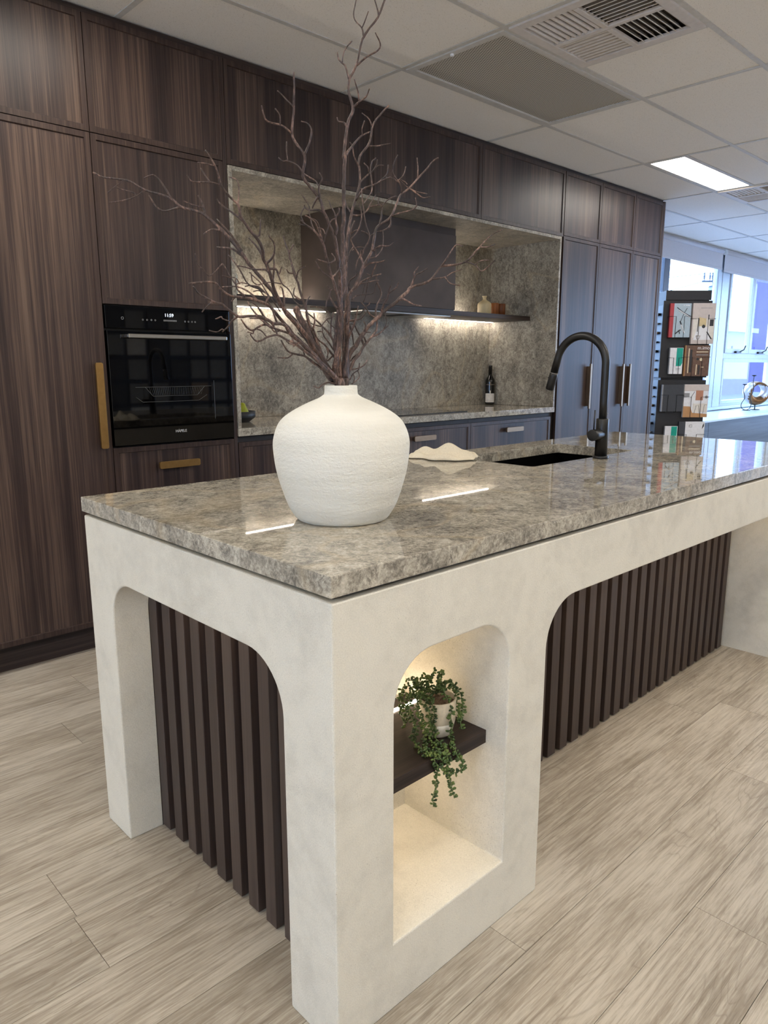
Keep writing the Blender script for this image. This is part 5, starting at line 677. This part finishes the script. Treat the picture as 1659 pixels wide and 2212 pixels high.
# vase
vc = (0.3093, 0.3328, HT)
prof = [(0.093, 0.0), (0.099, 0.003), (0.1065, 0.012), (0.118, 0.032), (0.1283, 0.060), (0.1375, 0.091), (0.1440, 0.122), (0.1472, 0.152), (0.1466, 0.174), (0.1395, 0.199), (0.1262, 0.219), (0.100, 0.2375), (0.0700, 0.2525), (0.0480, 0.262), (0.0385, 0.268), (0.0358, 0.272), (0.0350, 0.2865)]
sm = [(p[0], p[2]) for p in smooth_path([(a, 0, b) for a, b in prof], 4)]
sm += [(0.0338, 0.2885), (0.0310, 0.2885), (0.0298, 0.286), (0.030, 0.268), (0.06, 0.245), (0.12, 0.20), (0.135, 0.15), (0.09, 0.02), (0.0, 0.012)]
bm = bmesh.new(); lathe(bm, sm, vc, 96, True, False)
for v in bm.verts:
    d = v.co-Vector(vc); rr = math.hypot(d.x, d.y)
    if rr > 0.04: k = 1+0.004*mnoise.noise(Vector((d.x*9, d.y*9, d.z*26))); v.co.x = vc[0]+d.x*k; v.co.y = vc[1]+d.y*k
vase = tag(obj('vase', bm, 'vase', None, True), 'large round white textured vase holding dark branches on the island', 'vase')

# branches: each stem of the bouquet is one thing
BL = {'tallest upright': 'tallest dark branch, rising straight up to the ceiling tiles', 'inner upright': 'upright branch forking right of the tallest one before the upper cabinets',
 'upper left fork': 'upright branch leaning left with forked tips below the ceiling', 'left fork by the hood': 'shorter branch crossing the left corner of the range hood',
 'wide upper right': 'branch spreading to the upper right over the front of the hood', 'twisting middle': 'twisting middle branch before the range hood',
 'short inner right': 'short bright-tipped branch right of the bundle centre', 'long right': 'long branch reaching right towards the far end of the shelf',
 'low right': 'low branch curving right beneath the long right one', 'tiny right': 'small curled twig just above the right of the vase rim',
 'drooping over the rim': 'thin twig drooping over the left of the vase rim', 'far left': 'longest left branch, its tip before the door above the oven',
 'thick cut stub': 'thick sawn-off straight stub left of the bundle', 'left of the hood': 'thin branch rising at the left edge of the hood',
 'left over the niche edge': 'branch rising left past the top corner of the stone niche', 'left bending past the oven': 'branch sweeping left with many twigs across the niche edge',
 'lowest reaching over the oven': 'branch reaching left in front of the oven controls', 'left low curl': 'low left branch ending in a curl before the splashback',
 'left lower hook': 'low left branch hooking downward before the splashback', 'lowest left fork': 'lowest left branch with a two-pronged tip', 'curved beside the trunk': 'curved branch close along the left of the central bundle'}
for name, polys in STEMS:
    bm = bmesh.new()
    for i, po in enumerate(polys):
        k = 4; P = smooth_path([p[:3] for p in po], k); n = len(po)
        rad = []
        for q in range(len(P)):
            f = q/k; a = min(int(f), n-1); b = min(a+1, n-1); rad.append((po[a][3]+(po[b][3]-po[a][3])*(f-a))*0.00128)
        P = [Vector(p) for p in P]
        for q in range(1, len(P)-1):
            amp = rad[q]*0.55; P[q] = P[q]+Vector((mnoise.noise(P[q]*60), mnoise.noise(P[q]*60+Vector((9, 1, 4))), mnoise.noise(P[q]*60+Vector((2, 8, 5)))))*amp
            rad[q] *= 1+0.22*mnoise.noise(P[q]*90)
        tube(bm, P, rad, 7 if i == 0 else 6)
    o = obj('branch', bm, 'bark', None, True); tag(o, BL[name], 'branch', 'dried branches in the vase')

# trailing succulent in the niche
pc = (0.403, 0.128, 0.4501)
t = thing('potted_succulent', 'trailing green bead succulent in a cream pot on the niche shelf', 'plant', pc)
lathe_obj('pot', [(0.030, 0.0), (0.033, 0.003), (0.0365, 0.020), (0.039, 0.0315), (0.0405, 0.033), (0.0412, 0.080), (0.0398, 0.082), (0.0372, 0.0815), (0.0366, 0.07), (0.0, 0.07)], pc, 'pot', t)
lathe_obj('pot_foot_glaze', [(0.0312, 0.0004), (0.0336, 0.003), (0.0371, 0.020), (0.0396, 0.0313)], pc, 'pot2', t).data.name = 'pot_foot_glaze'
bm = bmesh.new(); lathe(bm, [(0.0368, 0.0), (0.030, 0.004), (0.015, 0.007), (0.0, 0.008)], (pc[0], pc[1], pc[2]+0.0705), 20)
for v in bm.verts: v.co.z += 0.004*mnoise.noise(v.co*160)
obj('gravel', bm, 'soil', t)
base = bmesh.new(); bmesh.ops.create_icosphere(base, subdivisions=1, radius=1.0); bv = [v.co.copy() for v in base.verts]; bf = [[v.index for v in f.verts] for f in base.faces]; base.free()
rnd = random.Random(5)
for st in STRANDS:
    P = [Vector(p) for p in smooth_path(st, 6)]
    bm = bmesh.new(); tube(bm, P, 0.0009, 5); sten = obj('strand', bm, 'stemg', t, True)
    bm = bmesh.new(); acc = 0.0
    for a, b in zip(P, P[1:]):
        d = (b-a); ln = d.length
        if ln < 1e-6: continue
        dn = d/ln; s_ = 0.0
        while acc < ln:
            p = a+dn*acc; acc += 0.0024*rnd.uniform(0.8, 1.3)
            side = dn.orthogonal().normalized(); side.rotate(Matrix.Rotation(rnd.uniform(0, 6.283), 3, dn)); ld = (side+dn*rnd.uniform(-0.2, 0.5)+Vector((0, 0, 0.15))).normalized()
            lenl = rnd.uniform(0.0042, 0.0058); wl = lenl*rnd.uniform(0.62, 0.78); q = ld.to_track_quat('Z', 'Y').to_matrix(); ctr = p+ld*(lenl*0.75+0.001)
            nv_ = [bm.verts.new(ctr+q @ Vector((c.x*wl*(0.75+0.25*c.z), c.y*wl*(0.75+0.25*c.z), c.z*lenl))) for c in bv]
            for f in bf: bm.faces.new([nv_[i] for i in f])
        acc -= ln
    lf = obj('leaves', bm, 'leaf', sten, True); lf['kind'] = 'stuff'

# ------------------------------------------------------------ display stand by the window
SM = Matrix.Translation((6.175, 2.230, 0)) @ Matrix.Rotation(math.radians(-43.78), 4, 'Z')
st = thing('display_stand', 'black brochure display tower beside the end of the tall cabinets', 'stand'); st.matrix_basis = SM
def loc(name, bm, mat, parent=None, smooth=False, bev=0):
    o = obj(name, bm, mat, None, smooth, bev=bev)
    if parent is not None: o.parent = parent
    else: o.matrix_basis = SM
    return o
loc('core', boxes((-0.20, 0.20, 0.02, 0.40, 0.06, 1.93)), 'display', st, bev=0.003)
loc('header', boxes((-0.212, 0.21, 0.0, 0.018, 1.842, 1.93)), 'display', st, bev=0.002)
loc('front_panel', boxes((-0.232, 0.222, -0.006, 0.012, 1.135, 1.838)), 'display', st, bev=0.002); loc('front_panel', boxes((-0.232, 0.222, -0.006, 0.012, 0.38, 1.112)), 'display', st, bev=0.002)
loc('side_panel', boxes((-0.222, -0.206, 0.02, 0.40, 1.135, 1.80)), 'cdark', st, bev=0.002); loc('side_panel', boxes((-0.222, -0.206, 0.02, 0.40, 0.38, 1.112)), 'cdark', st, bev=0.002)
loc('base', boxes((-0.25, 0.25, -0.03, 0.43, 0.0, 0.06)), 'display', st, bev=0.004)
for i in range(14):
    z = 1.72-i*0.085
    if 1.08 < z < 1.16: continue
    bm = bmesh.new(); m_ = ['black', 'steel', 'dull_bronze', 'black'][i % 4]
    tube(bm, [(-0.223, 0.09, z), (-0.245, 0.09, z), (-0.248, 0.11, z), (-0.248, 0.27, z), (-0.245, 0.29, z), (-0.223, 0.29, z)], 0.008 if i % 2 else 0.012, 8); loc('handle_sample', bm, m_, st, True)
def holder(x0, x1, z0, z1):
    bm = bmesh.new(); m = z0+(z1-z0)*0.62; w_ = x1-x0; y = -0.052
    for s, e_ in ((x0+w_*0.3, x0-0.006), (x0+w_*0.7, x1+0.006)):
        tube(bm, [(s, -0.004, z0-0.008), (s, y, z0-0.006), (s, y, m), (e_, y, m), (e_, -0.004, m)], 0.0022, 5)
    loc('wire_holder', bm, 'wire', st)
def brochure(x0, x1, z0, z1, mat, lab, art=None, spine=None, thick=0.028):
    t = thing('brochure', lab, 'brochure'); t.matrix_basis = SM; y0, y1 = -0.047, -0.047+thick
    loc('pages', boxes((x0+0.003, x1-0.002, y0+0.002, y1-0.002, z0+0.002, z1-0.002)), 'page', t)
    loc('cover', boxes((x0, x1, y0, y0+0.002, z0, z1), (x0, x1, y1-0.002, y1, z0, z1), (x0, x0+0.002, y0, y1, z0, z1)), mat, t)
    if spine: loc('spine', boxes((x0-0.0006, x0+spine[1], y0-0.0006, y1+0.0004, z0-0.0004, z1+0.0004)), spine[0], t)
    w_, h_ = x1-x0, z1-z0
    def q(u, v): return (x0+u*w_, z0+v*h_)
    for n_, (kind, m_, *a) in enumerate(art or []):
        bm = bmesh.new(); dy = 0.0001*n_
        if kind == 'r': p, s = q(a[0], min(a[1], a[3])), q(a[2], max(a[1], a[3])); box(bm, p[0], s[0], y0-0.0009-dy, y0-0.0001, p[1], s[1])
        elif kind == 'c': p = q(a[0], a[1]); extrude_poly(bm, arc(p[0], p[1], a[2]*w_, 0, 345, 23), [], 'y', y0-0.0009-dy, y0-0.0001)
        elif kind == 'p': extrude_poly(bm, [q(*k) for k in a], [], 'y', y0-0.0009-dy, y0-0.0001)
        elif kind == 'l': tube(bm, [(q(*k)[0], y0-0.0008-dy, q(*k)[1]) for k in a[1:]], a[0], 4)
        loc('cover_print', bm, m_, t)
    holder(x0, x1, z0, z1); return t
brochure(-0.182, 0.012, 1.505, 1.81, 'cblue', 'pale blue brochure with a red spine at the top left of the stand',
 [('l', 'ink', 0.0035, (0.32, 0.88), (0.62, 0.74), (0.98, 0.62)), ('l', 'cwhite', 0.006, (0.40, 0.80), (0.68, 0.70), (0.98, 0.58)), ('l', 'ink', 0.0025, (0.52, 0.46), (0.66, 0.70), (0.80, 0.86)), ('l', 'ink', 0.006, (0.50, 0.48), (0.58, 0.36)), ('l', 'cwhite', 0.007, (0.56, 0.38), (0.74, 0.12)), ('l', 'ink', 0.005, (0.30, 0.10), (0.48, 0.20), (0.56, 0.22)), ('l', 'ink', 0.004, (0.48, 0.20), (0.52, 0.10)), ('r', 'cwhite', 0.62, 0.93, 0.66, 0.955), ('r', 'cwhite', 0.72, 0.93, 0.92, 0.95)], ('red', 0.035))
brochure(0.028, 0.238, 1.445, 1.812, 'cgrey', 'pale grey brochure with an interior photo at the top right of the stand',
 [('r', 'page', 0.05, 0.15, 0.98, 0.62), ('p', 'cwhite', (0.1, 0.1), (0.9, 0.1), (0.7, 0.42), (0.25, 0.42)), ('p', 'cream', (0.30, 0.44), (0.62, 0.44), (0.62, 0.62), (0.30, 0.66)), ('r', 'ink', 0.78, 0.44, 0.95, 0.60), ('c', 'ink', 0.52, 0.43, 0.075), ('l', 'ink', 0.0035, (0.28, 0.64), (0.26, 0.30)), ('l', 'ink', 0.0055, (0.68, 0.30), (0.90, 0.12)), ('r', 'ink', 0.70, 0.60, 0.74, 0.72), ('l', 'dull_bronze', 0.0025, (0.22, 0.20), (0.40, 0.20), (0.34, 0.12), (0.26, 0.12), (0.22, 0.20)), ('r', 'greyp', 0.35, 0.875, 0.85, 0.885)])
brochure(-0.155, -0.032, 1.17, 1.41, 'cwhite', 'slim white and teal brochure in the second row of the stand', [('p', 'teal', (0.50, 0.30), (0.86, 0.30), (0.98, 0.42), (0.98, 0.99), (0.50, 0.99)), ('r', 'greyp', 0.5, 0.19, 0.86, 0.205), ('r', 'greyp', 0.5, 0.15, 0.80, 0.16)])
tb = brochure(-0.012, 0.218, 1.150, 1.432, 'cbrown', 'brown brochure showing timber handles in the second row',
 [('r', 'cream_print', 0.13, 0.10, 0.165, 0.90), ('r', 'ink', 0.20, 0.12, 0.28, 0.86), ('r', 'cream_print', 0.45, 0.775, 0.92, 0.80), ('r', 'greyp', 0.45, 0.68, 0.92, 0.705), ('c', 'cream_print', 0.66, 0.54, 0.06), ('c', 'ink', 0.52, 0.555, 0.05), ('r', 'cream_print', 0.47, 0.04, 0.505, 0.38), ('r', 'ink', 0.56, 0.05, 0.62, 0.36), ('r', 'cream_print', 0.68, 0.28, 0.78, 0.305)], ('oak', 0.006))
tx = text('title', 'm.imo', 0.045, (0.155, -0.0482, 1.408), FACE_S, 'cwhite', None); tx.parent = tb
brochure(-0.205, 0.0, 0.82, 1.07, 'cdark', 'plain slate grey folder in the third row of the stand', [], ('greyp', 0.012))
brochure(0.008, 0.238, 0.765, 1.072, 'cwhite', 'brochure with a kitchen photo on its cover in the third row',
 [('r', 'cgrey', 0.0, 0.80, 1.0, 1.0), ('p', 'oak', (0.0, 0.0), (1.0, 0.0), (1.0, 0.10), (0.38, 0.14), (0.28, 0.33), (0.0, 0.34)), ('r', 'greyp', 0.0, 0.62, 0.22, 0.74), ('r', 'terra', 0.48, 0.52, 0.78, 0.82), ('c', 'greyp', 0.92, 0.62, 0.06), ('l', 'ink', 0.002, (0.46, 0.12), (0.52, 0.36), (0.62, 0.36), (0.68, 0.12)), ('l', 'ink', 0.002, (0.82, 0.12), (0.86, 0.38), (0.96, 0.38)), ('l', 'greyp', 0.003, (0.28, 0.60), (0.42, 0.78)), ('r', 'page', 0.40, 0.16, 0.98, 0.42)])
brochure(-0.150, -0.03, 0.43, 0.68, 'cwhite', 'slim white and teal brochure in the bottom row of the stand', [('r', 'teal', 0.5, 0.3, 0.96, 0.99)])
brochure(-0.018, 0.226, 0.41, 0.722, 'cwhite', 'white brochure with a dark spine in the bottom row', [('l', 'ink', 0.0018, (0.40, 0.90), (0.50, 0.91), (0.50, 0.84), (0.40, 0.84), (0.40, 0.90)), ('p', 'ink', (0.90, 0.78), (0.97, 0.86), (0.97, 0.97), (0.92, 0.9))], ('cdark', 0.06))

# window bench, sculpture, candle holder
t = thing('window_bench', 'long dark timber bench under the street windows', 'bench', (8.9, 2.6, 0))
obj('front', boxes((6.90, 10.98, 2.31, 2.33, 0.0, 0.662), (6.90, 6.92, 2.33, 2.94, 0.0, 0.662)), 'bench', t)
obj('top', boxes((6.86, 10.98, 2.286, 2.948, 0.663, 0.690)), 'sill', t, bev=0.006)
obj('joint', boxes((7.06, 7.064, 2.3085, 2.311, 0.0, 0.66)), 'black', t)
sc = Vector((9.22, 2.63, 0.69)); t = thing('ring_sculpture', 'twisted bronze ring sculpture on the window bench', 'sculpture', sc)
bm = bmesh.new(); nu, nv = 60, 16; ctr = sc+Vector((0, 0, 0.225)); ang = math.radians(-46); ex = Vector((math.cos(ang), math.sin(ang), 0)); ez = Vector((0, 0, 1)); ey = ex.cross(ez)
rings = []
for i in range(nu):
    th_ = 2*math.pi*i/nu; cdir = ex*math.cos(th_)+ez*math.sin(th_); tw_ = th_*0.5+0.9; row = []
    for j in range(nv):
        ph = 2*math.pi*j/nv; a, b = 0.074*math.cos(ph), 0.030*math.sin(ph); ra, rb = a*math.cos(tw_)-b*math.sin(tw_), a*math.sin(tw_)+b*math.cos(tw_)
        row.append(bm.verts.new(ctr+cdir*(0.112+ra*0.72)+ey*rb))
    rings.append(row)
for i in range(nu):
    k = (i+1) % nu; sh_ = nv//2 if k == 0 else 0
    for j in range(nv): bm.faces.new((rings[i][j], rings[i][(j+1) % nv], rings[k][(j+1+sh_) % nv], rings[k][(j+sh_) % nv]))
ob = obj('ring', bm, 'sculpt', t, True); ob.data.materials.append(MT['silver'])
for p in ob.data.polygons:
    if (p.normal.dot(-ex)) > 0.45: p.material_index = 1
bm = bmesh.new(); tube(bm, [sc+Vector((0, 0, 0.008)), sc+Vector((0, 0, 0.075))], 0.008, 8); obj('pin', bm, 'black', t)
lathe_obj('foot', [(0.06, 0), (0.06, 0.006), (0.055, 0.009)], sc, 'black', t)
cc = Vector((9.02, 2.66, 0.69)); t = thing('candle_holder', 'thin wavy black wire candle holder beside the ring sculpture', 'candle holder', cc)
def cp(u, z): return tuple(cc+ex*u+Vector((0, 0, z)))
bm = bmesh.new(); tube(bm, smooth_path([cp(-0.045, 0.315), cp(-0.055, 0.25), cp(-0.035, 0.18), cp(-0.035, 0.14), cp(-0.066, 0.085), cp(-0.058, 0.03), cp(-0.01, 0.006), cp(0.04, 0.025), cp(0.056, 0.09), cp(0.036, 0.16), cp(0.06, 0.22), cp(0.068, 0.28), cp(0.056, 0.34), cp(0.06, 0.425)], 5), 0.0045, 7); obj('wire', bm, 'black', t, True)
for u, z in ((-0.045, 0.313), (0.06, 0.423)): lathe_obj('cup', [(0.006, 0), (0.026, 0.008), (0.028, 0.016), (0.022, 0.012)], cp(u, z), 'black', t, 14)
lathe_obj('foot', [(0.05, 0), (0.05, 0.004), (0.046, 0.006)], cc, 'black', t, 20)

# sample rack on the front wall (seen mirrored in the oven)
t = thing('tile_rack', 'black rack of grey tile samples on the wall facing the oven', 'rack', (4.2, -3.9, 0))
obj('rack_board', boxes((2.0, 6.6, -3.99, -3.95, 0.05, 2.4)), 'black', t)
tm = {m: mesh('tile_sample', boxes((0, 0.25, 0, 0.012, 0, 0.25)), m) for m in ('tilea', 'tileb', 'tilec', 'tiled')}
for i in range(15):
    for j in range(7):
        m_ = rnd.choice(['tilea', 'tilea', 'tilea', 'tileb', 'tileb', 'tilec', 'tiled'])
        piece('tile_sample', tm[m_], t, (2.05+i*0.30, -3.948, 0.15+j*0.31))
